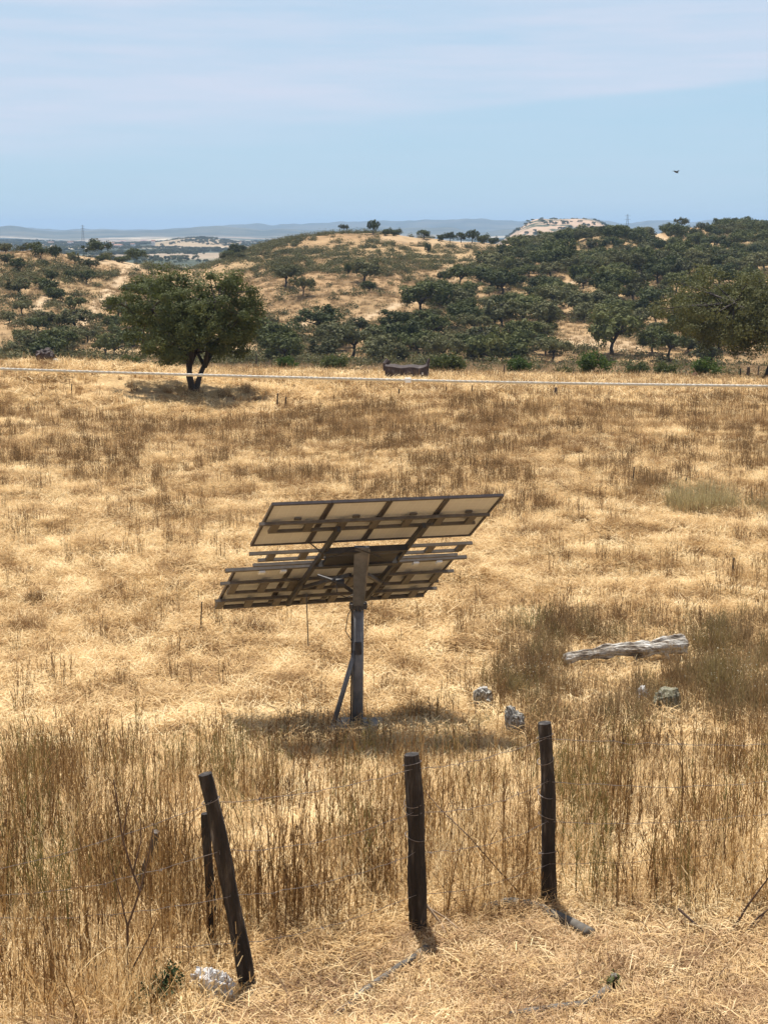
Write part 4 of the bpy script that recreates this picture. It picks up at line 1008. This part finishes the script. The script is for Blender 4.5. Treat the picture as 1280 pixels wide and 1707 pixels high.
Geo().tube([(0.0, 0, -.35), (x_n, -.03, zcol)], .083, 16).build('pole', STEEL, trk, smooth=True)
g = Geo(); g.tube([(x_n, -.03, zcol - .035), (x_n, -.03, zcol + .035)], .135, 18); g.build('collar', STEELD, trk)
for k in range(6):
    a = k * pi / 3
    Geo().tube([(x_n + .112 * cos(a), -.03 + .112 * sin(a), zcol - .06), (x_n + .112 * cos(a), -.03 + .112 * sin(a), zcol + .06)], .014, 6).build('bolt', STEEL, trk)
top_s = ppt(590, 1085, 21.9); bot_s = np.array([ppt(554, 1205, 21.8)[0], -.25, .13])
Geo().tube([bot_s, (top_s[0] + .02, -.05, top_s[2])], .038, 10).build('strut', STEEL, trk, smooth=True)
Geo().box((bot_s[0], bot_s[1], .138), (.16, .16, .014)).build('strut_plate', STEELD, trk)
Geo().box((x_n + .0, -.14, zcol - .62), (.10, .05, .18)).build('switch_box', STEELD, trk)
g = Geo(); frustum(g, (.02, -.05, -.45), (.02, -.05, .13), (.40, .36), (.36, .33)); g.build('footing', CONC, trk)
g = Geo(); frustum(g, (0.50, -.30, -.4), (0.50, -.30, .10), (.17, .14), (.14, .11)); g.build('footing', CONC, trk)
Geo().box((0, 0, .140), (.30, .30, .018)).build('base_plate', STEELD, trk)
# linear actuator and its motor, hanging cables
m0, m1 = ppt(567, 972, 21.6), ppt(586, 985, 21.8)
Geo().tube([m0 + [-.06, 0, 0], m0 + [.06, 0, 0]], .065, 12).build('motor', STEELD, trk)
Geo().tube([m1, m0, A(-.5, -.3, .2)], [.03, .03, .022], 8).build('actuator', STEELD, trk)
def cable(pts, r_=.008, mat=STEELD, name='cable'):
    Geo().tube(np.array(pts), r_, 5).build(name, mat, trk)
e0 = ppt(511, 1003, 21.3); e1 = np.array([e0[0] + .02, e0[1], e0[2] - .65])
cable([e0 + [0, 0, .1], e0 + [.01, 0, -.25], e1])
cable([ppt(594, 1000, 21.85), ppt(580, 1025, 21.8), ppt(576, 1052, 21.8), ppt(588, 1072, 21.85)], .007)
cable([ppt(560, 968, 21.5), ppt(562, 990, 21.5), ppt(578, 996, 21.6), ppt(592, 990, 21.8)], .008)
cable([A(-.9, .8, .12), A(-.6, .62, .30), A(-.2, .72, .22), A(.2, .55, .3)], .010)
cable([(x_n - .095, -.05, zcol), (x_n - .10, -.06, zcol - .8), (-.09, -.05, .3), (-.1, -.06, .05)], .012)

# ------------------------------------------------------------------ wire fence
def post_mesh(P0, P1, rad, mat, name, label, wraps=(), cat='fence post', group=None):
    P0, P1 = np.asarray(P0, float), np.asarray(P1, float)
    n = 30; u = np.linspace(0, 1, n)
    bend = np.array([.012, .0, 0])
    P = P0[None] * (1 - u[:, None]) + P1[None] * u[:, None] + np.sin(u * pi)[:, None] * bend - P0
    rr = rad * (1.12 - .16 * u); rr[-1] *= .93
    P[0, 2] -= .25
    P[:, 0] += .003 * np.sin(u * 9 + P0[0] * 7); rr = rr * (1 + .05 * np.sin(u * 13 + P0[1] * 5))
    t = link(name, None, loc=P0, label=label, cat=cat, group=group)
    Geo().tube(P, rr, 18, .10, seed=int(abs(P0[0]) * 100)).build('shaft', mat, t)
    for w_ in wraps:
        c = P[-1] * w_ + P[0] * 0; 
        g = Geo(); a = np.linspace(0, 2 * pi, 17)
        rw = rad * (1.12 - .16 * w_) + .007
        g.tube([c + [rw * cos(q), rw * sin(q), .02 * sin(q * 1 + w_ * 9)] for q in a], .0028, 4); g.build('wire_wrap', WIRE, t)
    return t
pC0 = ground(914, 1512); pC1 = atY(908, 1205, pC0[1] + .02)
pB0 = ground(697, 1560); pB1 = atY(687, 1257, pB0[1] + .02)
pA0 = ground(415, 1652); pA1 = atY(343, 1290, pA0[1] + .05)
post_mesh(pC0, pC1, .050, POSTM, 'fence_post', 'dark upright round fence post, farthest right and tallest of the three near posts', (.93, .80, .62, .5, .3))
post_mesh(pB0, pB1, .056, POSTM, 'fence_post', 'dark thick upright fence post in the middle of the near fence', (.95, .74, .70, .55))
post_mesh(pA0, pA1, .046, POSTM, 'fence_post', 'dark fence post leaning left, above the white plastic bag', (.88,))
q0 = ground(352, 1585); q1 = atY(341, 1356, q0[1] + .02)
post_mesh(q0, q1, .028, POSTM, 'fence_post', 'thin dark post half hidden in stalks behind the leaning post')
q0 = ground(224, 1502); q1 = atY(260, 1386, q0[1] - .15)
post_mesh(q0, q1, .024, POSTG, 'fence_post', 'broken grey post slanting right among tall stalks at the left')
def strand(pts, sag, label, seed, barb=True):
    r = np.random.default_rng(seed)
    P = []
    for a, b in zip(pts[:-1], pts[1:]):
        a, b = np.asarray(a), np.asarray(b); m = 18
        for k in range(m):
            u_ = k / m; P.append(a * (1 - u_) + b * u_ + np.array([0, 0, -sag * 4 * u_ * (1 - u_)]) + r.normal(0, .004, 3))
    P.append(np.asarray(pts[-1])); P = np.array(P)
    t = link('barbed_wire', None, loc=P[0], label=label, cat='wire', group='wires of the near fence')
    Geo().tube(P - P[0], .0020, 4, caps=False).build('strand', WIRE, t)
    if barb:
        for q in P[2::4]:
            g = Geo(); d = r.normal(size=3); d /= np.linalg.norm(d); e = r.normal(size=3); e /= np.linalg.norm(e)
            g.tube([q - P[0] - d * .018, q - P[0] + d * .018], .0016, 3); g.tube([q - P[0] - e * .018, q - P[0] + e * .018], .0016, 3)
            g.build('barb', WIRE, t)
def onp(a, b, f, side=-.05): return a + (b - a) * f + np.array([0, side, 0])
pR0 = pC0 + np.array([2.2, .9, 0]); pR0[2] = hz(pR0[0], pR0[1]); pR1 = pR0 + [0, 0, 1.12]
pL0 = np.array([-2.6, 9.2, hz(-2.6, 9.2)]); pL1 = pL0 + [-.05, 0, .75]
for f_, sg, lab in ((.93, .04, 'topmost barbed wire strand of the near fence'), (.70, .07, 'second barbed wire strand from the top of the near fence'), (.48, .06, 'third barbed wire strand from the top of the near fence'), (.25, .05, 'lowest barbed wire strand of the near fence')):
    strand([onp(pL0, pL1, f_ * .8), onp(pA0, pA1, f_ * .95), onp(pB0, pB1, f_), onp(pC0, pC1, f_), onp(pR0, pR1, f_)], sg, lab, int(f_ * 100))

# ------------------------------------------------------------------ the white rope
rp0, rp1 = atY(-700, 600, 4.2), atY(1980, 655, 4.2)
a0, a1 = atY(0, 615, 4.2), atY(1280, 644, 4.2)
sl = (a1[2] - a0[2]) / (a1[0] - a0[0])
xs = np.linspace(-4.2, 4.2, 700)
zm = lambda x: a0[2] + sl * (x - a0[0]) - .006 * np.clip(1 - (x / 1.05) ** 2, -12, 1)
t = link('rope', None, loc=(0, 4.2, 0), label='taut white twisted rope crossing the whole view before the field', cat='rope')
for k in range(3):
    ph = xs * 2 * pi / .045 + k * 2 * pi / 3
    Geo().tube(np.stack([xs, .0018 * np.cos(ph), zm(xs) + .0018 * np.sin(ph)], -1), .0028, 6, caps=False).build('strand', ROPEM, t, smooth=True)
pk = atY(680, 631, 4.2)
Geo().box((pk[0], -.006, zm(pk[0]) + .001), (.016, .014, .012)).build('clip', WHITEP, t)

# ------------------------------------------------------------------ log, stones, trough and other things
def rock(name, mat, px_, py_, w_, h_, d_, seed, label, sink=.12, cat='rock', lean=0.0, rot=0.0):
    import bmesh
    b = ground(px_, py_); sc_ = b[1] / F
    r = np.random.default_rng(seed)
    bm = bmesh.new(); bmesh.ops.create_icosphere(bm, subdivisions=4, radius=1)
    off = r.uniform(0, 50, 3)
    from mathutils import noise as mn, Vector
    for v in bm.verts:
        p = v.co.copy()
        n1 = mn.noise(p * 1.1 + Vector(off)) * .55 + (abs(mn.noise(p * 2.3 + Vector(off))) - .2) * .5 + mn.noise(p * 8 + Vector(off)) * .06
        q = p * (1 + n1)
        q = Vector((max(-.95, min(1.0, q.x)), max(-.9, min(.9, q.y)), max(-.9, min(1.05, q.z)))) * 1.0
        v.co = q
    me_ = bpy.data.meshes.new(name); bm.to_mesh(me_); bm.free(); me_.materials.append(mat)
    o = link(name, me_, loc=(b[0], b[1], b[2] + h_ * sc_ / 2 * (1 - sink)), rot=(0, lean, rot), label=label, cat=cat)
    o.scale = (w_ * sc_ / 2, d_ / 2, h_ * sc_ / 2)
    return o
rock('rock', LICHEN, 806, 1192, 38, 52, .35, 3, 'squat lichen covered rock beside the shadow of the panels')
rock('rock', LICHEN, 858, 1236, 36, 68, .30, 4, 'upright dark rock with white lichen behind the tallest fence post', lean=-.12)
rock('rock', PALEST, 1070, 1188, 22, 48, .25, 5, 'narrow whitish stone below the right part of the log')
rock('rock', MOSSY, 1108, 1206, 52, 66, .40, 6, 'mossy olive grey rock right of the whitish stone')
rock('rock', LICHEN, 1058, 1222, 46, 26, .35, 7, 'low dark stone under the rust brown shrub mound')
rock('rock', PALEST, 560, 1226, 30, 20, .2, 9, 'small pale stone at the left foot of the tracker pole')
# fallen log
l0, l1 = ground(938, 1122), ground(1140, 1092)
l1[1] = l0[1] + .55; l0[2] = hz(l0[0], l0[1]) + .22; l1 = np.array([atY(1140, 1078, l1[1])[0], l1[1], 0]); l1[2] = hz(l1[0], l1[1]) + .42
n_ = 40; u_ = np.linspace(0, 1, n_)
P = l0[None] * (1 - u_[:, None]) + l1[None] * u_[:, None]; P[:, 2] += .035 * np.sin(u_ * 5) + .012 * np.sin(u_ * 17); P[:, 1] += .04 * np.sin(u_ * 7)
rad_ = .075 + .085 * u_ + .012 * np.sin(u_ * 23) + .01 * np.sin(u_ * 41); rad_[0] *= .5; rad_ *= 1 + .035 * np.random.default_rng(3).uniform(-1, 1, n_)
t = link('fallen_log', None, loc=l0, label='long weathered grey log lying in brown shrubs right of the panels', cat='log')
Geo().tube(P - l0, rad_, 22, .16, seed=4).build('log_body', LOGM, t)
for q, (uq, dx, dz) in enumerate(((.55, .12, -.16), (.82, .16, -.22), (.93, .2, -.12))):
    c = P[int(uq * (n_ - 1))] - l0
    Geo().tube([c, c + [dx * .5, -.10, dz * .4], c + [dx, -.16, dz]], [.05, .035, .018], 8, .1, seed=q).build('branch_stub', LOGM, t)
# trough at the far edge of the field
b = ground(678, 631); sc_ = b[1] / F
t = link('trough', None, loc=b, rot=(0, 0, R(-8)), label='old dark trough like hollow trunk lying at the far edge of the field', cat='trough')
n_ = 26; u_ = np.linspace(-1, 1, n_); Lh = 35 * sc_ 
V, Fc = [], []
prof = [(-.42, .02), (-.50, .42), (-.47, .80), (-.30, .93), (-.20, .84), (.0, .66), (.20, .84), (.32, .93), (.47, .78), (.48, .40), (.40, .02)]
for i_, uq in enumerate(u_):
    lift = .10 * abs(uq) ** 6 + .03 * sin(uq * 7)
    for (a_, h2) in prof: V.append((uq * Lh, a_ * (1 - .12 * uq ** 4) + .02 * sin(uq * 11 + a_ * 5), h2 * 24 * sc_ * (1 + .0 * uq) + lift * (h2 > .3)))
m_ = len(prof)
for i_ in range(n_ - 1):
    for k in range(m_): Fc.append((i_ * m_ + k, i_ * m_ + (k + 1) % m_, (i_ + 1) * m_ + (k + 1) % m_, (i_ + 1) * m_ + k))
Fc += [tuple(range(m_)), tuple((n_ - 1) * m_ + k for k in range(m_))[::-1]]
link('trough_body', mesh('trough_body', V, Fc, [TROUGHM]), t)
Geo().tube([(-Lh * .98, -.1, .55 * 24 * sc_), (-Lh * 1.0, -.05, 1.0 * 24 * sc_), (-Lh * .86, .0, 1.26 * 24 * sc_)], [.18, .20, .17], 10, .12, seed=2).build('knob', TROUGHM, t)
Geo().tube([(Lh * .9, -.1, .6 * 24 * sc_), (Lh * .98, -.05, .95 * 24 * sc_), (Lh * 1.08, 0, 1.42 * 24 * sc_)], [.18, .13, .05], 10, .12, seed=3).build('horn', TROUGHM, t)
for x_, z_ in ((.68, .28), (.8, .40)):
    Geo().box((x_ * Lh, -.47, z_ * 24 * sc_), (.10, .05, .14)).build('pale_patch', PALEST, t)
# left mound and lying piece
rock('boulder', TROUGHM, 77, 607, 30, 28, .8, 13, 'dark brown boulder at the far left edge of the field', cat='boulder')
rock('rock', PALEST, 93, 608, 16, 10, .4, 14, 'small white stone leaning against the dark boulder')
b = ground(88, 604)
t = link('log', None, loc=b, label='short reddish grey log lying against the dark boulder', cat='log')
Geo().tube([(-.3, .1, .45), (.2, .05, .50), (.85, 0, .42)], [.15, .17, .13], 10, .12).build('log_body', BARK, t)
b = ground(1158, 634)
t = link('stump', None, loc=b, label='small rusty stump with a pale slanting stick under the right oak', cat='stump')
Geo().tube([(-.1, 0, -.1), (.0, 0, .3), (.08, 0, .55)], [.28, .24, .12], 10, .2, seed=5).build('stump_body', mat_solid('rusty', [(.3, (.07, .03, .018)), (.7, (.20, .10, .06))], 4), t)
Geo().tube([(.12, -.2, .42), (-.22, -.15, .88)], [.05, .035], 6).build('stick', STICK, t)
# thin stakes
STK = mat_solid('stake_wood', [(.3, (.025, .017, .012)), (.7, (.08, .058, .042))], 8)
for x_, y_, h_, w_, mt_, lab in [(462, 682, 26, 3.2, STK, 'left one of two short dark stakes right of the oak shadow'), (476, 683, 22, 3, STK, 'right one of two short dark stakes right of the oak shadow'),
        (664, 668, 20, 3, STK, 'dark stake standing just below the trough'), (786, 658, 15, 3, STK, 'short dark stake below the rope, right of the trough'), (743, 657, 12, 2.2, STK, 'tiny dark stake between the trough and a taller stake'),
        (839, 630, 22, 2.4, STK, 'thin dark stake left of the bright green bush'), (954, 631, 16, 2.2, STK, 'thin stake at the field edge between the two bright bushes'), (1054, 808, 30, 2.6, STK, 'dark thin stake in the brown grass left of the wide pale shrub'),
        (1142, 812, 16, 2.6, STK, 'short dark stake in front of the pale shrub'), (1242, 832, 14, 2.4, STK, 'short dark stake at the right side of the field'), (1219, 968, 40, 3.6, STK, 'brown stem standing alone in the field at the right'),
        (1232, 634, 20, 2.4, STK, 'thin dark stake left of the leaning oak trunk'), (1262, 634, 24, 2.4, STK, 'thin dark stake beside the leaning oak trunk'), (1245, 634, 22, 6, STK, 'thicker dark post left of the leaning oak trunk'), (1142, 632, 12, 2.2, STK, 'thin stake left of the rusty stump'),
        (239, 600, 34, 2.4, STK, 'thin tall stake seen under the left side of the oak'), (427, 618, 26, 2.4, STK, 'thin stake right of the oak at the field edge'), (335, 1060, 60, 2.6, STK, 'thin upright stalk alone at the middle left'), (925, 664, 18, 6, POSTG, 'squat brown post stump below the rope at the right'), (120, 660, 20, 2.2, STK, 'thin dry stake near the top left of the field')]:
    b = ground(x_, y_); k_ = b[1] / F
    Geo().tube([(0, 0, -.1), (.02 * h_ * k_, 0, h_ * k_ * .5), (.05 * h_ * k_, 0, h_ * k_)], [w_ * k_ / 2, w_ * k_ / 2, w_ * k_ * .4], 6, .1).build('stake', mt_, None, loc=b, label=lab, cat='stake')
# hoses on the ground
def hose(pp, r_, label, mat=HOSE):
    P = np.array([ground(*p) for p in pp]); m = 40
    s = np.linspace(0, len(P) - 1, m); Q_ = np.stack([np.interp(s, np.arange(len(P)), P[:, k]) for k in range(3)], -1)
    for _ in range(3): Q_[1:-1] = (Q_[:-2] + Q_[1:-1] * 2 + Q_[2:]) / 4
    Q_[:, 2] = height(Q_[:, 0], Q_[:, 1]) + r_ * .9 + .014
    Geo().tube(Q_ - Q_[0], r_, 10).build('hose', mat, None, True, loc=Q_[0], label=label, cat='hose')
hose([(806, 1528), (850, 1516), (885, 1520), (925, 1538), (960, 1556), (984, 1568)], .040, 'grey hose lying at the foot of the tallest fence post')
hose([(850, 1706), (905, 1696), (955, 1690), (990, 1680), (1012, 1662), (1024, 1640)], .030, 'dark grey hose curving across the verge at the bottom right')
hose([(560, 1704), (600, 1668), (645, 1636), (690, 1606), (712, 1588)], .024, 'faint grey hose half buried in straw below the middle post')
# sticks
def stick(pp, r_, label, mat, Yo=None, br=()):
    P = np.array([atY(x_, y_, Y_) for x_, y_, Y_ in pp])
    t = link('dry_stick', None, loc=P[0], label=label, cat='stick')
    Geo().tube(P - P[0], np.linspace(r_, r_ * .4, len(P)), 6).build('stem', mat, t)
    for bb in br:
        Q_ = np.array([atY(x_, y_, Y_) for x_, y_, Y_ in bb]); Geo().tube(Q_ - P[0], np.linspace(r_ * .6, r_ * .2, len(Q_)), 5).build('twig', mat, t)
gY = lambda x_, y_: ground(x_, y_)[1]
Yt = gY(222, 1690)
stick([(220, 1690, Yt), (213, 1630, Yt), (213, 1545, Yt - .02), (234, 1485, Yt - .03), (222, 1455, Yt), (205, 1400, Yt), (196, 1340, Yt), (190, 1300, Yt)], .0095, 'dark dead branching twig plant left of the broken grey post', TWIG, br=[
    [(213, 1545, Yt), (200, 1490, Yt), (186, 1440, Yt)], [(234, 1485, Yt), (250, 1420, Yt), (262, 1340, Yt)], [(222, 1455, Yt), (236, 1400, Yt), (232, 1330, Yt)], [(205, 1400, Yt), (212, 1350, Yt), (226, 1300, Yt)], [(213, 1630, Yt), (250, 1560, Yt), (262, 1530, Yt)]])
Ys = gY(880, 1520) + .2
stick([(882, 1506, Ys), (830, 1450, Ys), (782, 1395, Ys), (730, 1345, Ys + .3), (708, 1318, Ys + .4)], .006, 'long thin dark stick slanting between the two upright posts', TWIG)
Yp = gY(700, 1555) - .05
for k, pts in enumerate(([(708, 1505, Yp), (735, 1540, Yp - .05), (752, 1575, Yp - .2), (778, 1592, Yp - .35)], [(708, 1510, Yp), (742, 1530, Yp), (770, 1552, Yp - .15)], [(700, 1562, Yp), (680, 1580, Yp - .2), (660, 1600, Yp - .3)], [(716, 1556, Yp), (716, 1585, Yp - .25), (712, 1610, Yp - .4)])):
    stick(pts, .009, ['long pale bent stick at the foot of the middle post', 'short pale stick fanning right from the foot of the middle post', 'pale stick lying left of the foot of the middle post', 'short pale stick lying before the foot of the middle post'][k], STICK)
Yr = gY(1275, 1560)
for k, pts in enumerate(([(1215, 1560, Yr), (1245, 1510, Yr), (1290, 1450, Yr)], [(1225, 1580, Yr - .1), (1262, 1530, Yr), (1300, 1500, Yr)], [(1130, 1515, Yr + .1), (1180, 1560, Yr - .1), (1200, 1585, Yr - .2)], [(1240, 1600, Yr - .2), (1250, 1555, Yr), (1275, 1520, Yr + .1)])):
    stick(pts, .010, ['uppermost dark branch of the brush heap at the right edge', 'middle dark branch of the brush heap at the right edge', 'dark stick lying left of the brush heap at the right edge', 'upright dark branch in the brush heap at the right edge'][k], TWIG)
# plastic bag, scraps
import bmesh
from mathutils import noise as mn, Vector
def bag(px_, py_, w_, h_, label, seed, name='plastic_bag', cat='plastic bag', sub=5):
    b = ground(px_, py_); k_ = b[1] / F
    bm = bmesh.new(); bmesh.ops.create_icosphere(bm, subdivisions=sub, radius=1)
    off = Vector((seed * 3.1, 2, 5))
    for v in bm.verts:
        p = v.co.copy()
        r_ = abs(mn.noise(p * 1.7 + off)) * .9 + abs(mn.noise(p * 4 + off)) * .45 + mn.noise(p * .9 + off) * .35
        q = p * (.72 + r_ * .8); q.z = max(q.z, -.55); v.co = q
    me_ = bpy.data.meshes.new(name); bm.to_mesh(me_); bm.free(); me_.materials.append(PLAST)
    o = link(name, me_, loc=(b[0], b[1], b[2] + h_ * k_ * .42), label=label, cat=cat); o.scale = (w_ * k_ / 2, w_ * k_ * .36, h_ * k_ / 1.7)
bag(357, 1664, 72, 56, 'crumpled white plastic bag at the foot of the leaning post', 1)
bag(418, 1660, 20, 12, 'small white plastic scrap right of the leaning post foot', 2, 'plastic_scrap', 'plastic scrap', 3)
bag(498, 1648, 10, 12, 'tiny white plastic scrap lying alone on the verge', 3, 'plastic_scrap', 'plastic scrap', 3)
bag(390, 1668, 14, 8, 'flat white plastic scrap touching the bag', 4, 'plastic_scrap', 'plastic scrap', 3)
fo_, st_ = make_bush(81, .16, .30, mat_blade('dark_green_leaf', [(0, (.012, .028, .010)), (.5, (.028, .055, .018)), (1, (.06, .09, .03))], .25, 2), 900, .022)
bush('bush', fo_, st_, ground(262, 1692), 0, 1, label='small dark green leafy plant in the lower left corner before the stalks', cat='plant')
fo_, st_ = make_bush(82, .07, .16, SH_GR, 90, .022)
bush('bush', fo_, st_, ground(1020, 1660), 0, 1, label='tiny green weed growing by the end of the bottom hose', cat='plant')

# ------------------------------------------------------------------ far away: pylons, houses, bird
def pylon(px_, top, base, D_, label):
    p = atY(px_, base, D_); z0 = hz(p[0], D_); zt = atY(px_, top, D_)[2]; Hh = zt - z0
    g = Geo(); w_ = Hh * .07
    for sx in (-1, 1):
        for sy in (-1, 1): g.beam((sx * w_, sy * w_, 0), (sx * w_ * .15, sy * w_ * .15, Hh), .35, .35, (0.01, 1, 0))
    t = link('pylon', None, loc=(p[0], D_, z0), label=label, cat='pylon'); g.build('mast', STEEL, t)
    for k in (.72, .84, .95): Geo().beam((-w_ * 1.4, 0, Hh * k), (w_ * 1.4, 0, Hh * k), .35, .35).build('cross_arm', STEEL, t)
    for k in range(7):
        za, zb = Hh * k / 8, Hh * (k + 1) / 8; wa, wb = w_ * (1 - .85 * k / 8), w_ * (1 - .85 * (k + 1) / 8)
        Geo().beam((-wa, -wa, za), (wb, -wb, zb), .22, .22).build('brace', STEEL, t)
pylon(139, 375, 400, 2400, 'faint lattice pylon on the plain at the left')
pylon(1045, 357, 378, 2500, 'faint lattice pylon on the skyline at the right')
def house(px_, py_, w_, h_, label, k):
    b = ground(px_, py_)
    if b[1] > 5000: b = atY(px_, py_, 2800); b[2] = hz(b[0], 2800)
    s = b[1] / F; W_, H_, D_ = w_ * s, h_ * s, w_ * s * .8
    t = link('house', None, loc=b, rot=(0, 0, R(12 * (k % 3 - 1))), label=label, cat='house')
    Geo().box((0, 0, H_ * .36), (W_, D_, H_ * .72)).build('wall', WHITEW, t)
    V = [(-W_ * .54, -D_ * .56, H_ * .72), (W_ * .54, -D_ * .56, H_ * .72), (W_ * .54, D_ * .56, H_ * .72), (-W_ * .54, D_ * .56, H_ * .72), (-W_ * .54, 0, H_), (W_ * .54, 0, H_)]
    link('roof', mesh('roof', V, [(0, 1, 5, 4), (2, 3, 4, 5), (0, 4, 3), (1, 2, 5), (3, 2, 1, 0)], [TILE]), t)
    for q in (-.28, .28): Geo().box((q * W_, -D_ * .5, H_ * .36), (W_ * .12, .3, H_ * .2)).build('window', WINM, t)
for k, (x_, y_, w_, h_, lab) in enumerate([(198, 413, 13, 6, 'largest white house of the distant village on the plain'), (187, 408, 8, 4, 'small white house left of and behind the largest village house'), (205, 405, 10, 4, 'white house just above the largest village house'),
        (222, 410, 7, 4, 'small house right of the largest village house'), (256, 409, 6, 9, 'tall pale house at the right end of the distant village'), (240, 404, 9, 4, 'pale farmhouse between the village and the tan field'), (173, 414, 8, 4, 'small pale house at the left end of the distant village'), (118, 397, 9, 3, 'faint pale farmhouse far left on the plain'), (85, 394, 9, 3, 'faint farmhouse on the plain above the flat crowned trees'), (398, 383, 9, 3, 'tiny pale building on the far hills above the lone oak')]):
    house(x_, y_, w_, h_, lab, k)
# dark woods dotted on the plain
Yc = np.sqrt(r2.uniform(900 ** 2, 3600 ** 2, 26000)); Xc = Yc * r2.uniform(-.28, .28, 26000)
on_tan = (np.abs(px_of(Xc / Yc) - 935) < 120) & (np.abs(Yc - 2050) < 450)
ok = np.where(on_tan, (fbm(Xc / 60, Yc / 60, 89, 3) > .5) & (r2.random(len(Xc)) < .8), fbm(Xc / 110, Yc / 200, 88, 4) > .52)
A_ = np.stack([Xc, Yc, height(Xc, Yc) - .8], -1)[ok]
scatter('plain_woods', [p[0] for p in protoA[:5]], A_, r2.uniform(0, 6.3, len(A_)), r2.uniform(.5, 1.05, len(A_)), 'dark woods and hedges on the distant plain', seed=18)
# bird
bp_ = atY(1127, 287, 60)
t = link('bird', None, loc=bp_, rot=(0, R(12), R(30)), label='tiny dark bird flying in the blue sky at the right', cat='bird')
Geo().tube([(-.13, 0, 0), (-.05, 0, .005), (.03, 0, 0), (.10, 0, -.01)], [.008, .035, .03, .006], 8).build('body', BIRDM, t)
for s in (-1, 1):
    V = [(-.02, 0, .02), (.05, 0, .02), (.04, s * .10, .06), (-.02, s * .10, .06), (-.04, s * .22, .04)]
    V2 = [(x, y, z - .006) for x, y, z in V]
    link('wing', mesh('wing', V + V2, [(0, 1, 2, 3), (3, 2, 4), (8, 7, 6, 5), (9, 7, 8), (1, 0, 5, 6), (0, 3, 8, 5), (2, 1, 6, 7), (3, 4, 9, 8), (4, 2, 7, 9)], [BIRDM]), t)

# ------------------------------------------------------------------ haze
hm, hn, hl_ = newmat('haze')
pv = N(hn, 'ShaderNodeVolumePrincipled'); pv.inputs['Color'].default_value = (.50, .72, 1.0, 1); pv.inputs['Density'].default_value = 1.15e-4; pv.inputs['Anisotropy'].default_value = 0.0
ho = N(hn, 'ShaderNodeOutputMaterial'); hl_.new(pv.outputs[0], ho.inputs['Volume'])
zmin, zmax = float(V_min) if 'V_min' in globals() else float(GZ.min()), float(GZ.max())
Geo().box((0, 0, (zmin - 1 + max(zmax, 40) + 8) / 2), (24200, 24200, max(zmax, 40) + 8 - zmin + 1)).build('haze', hm, None, kind='stuff', label='pale blue air thickening toward the far hills')
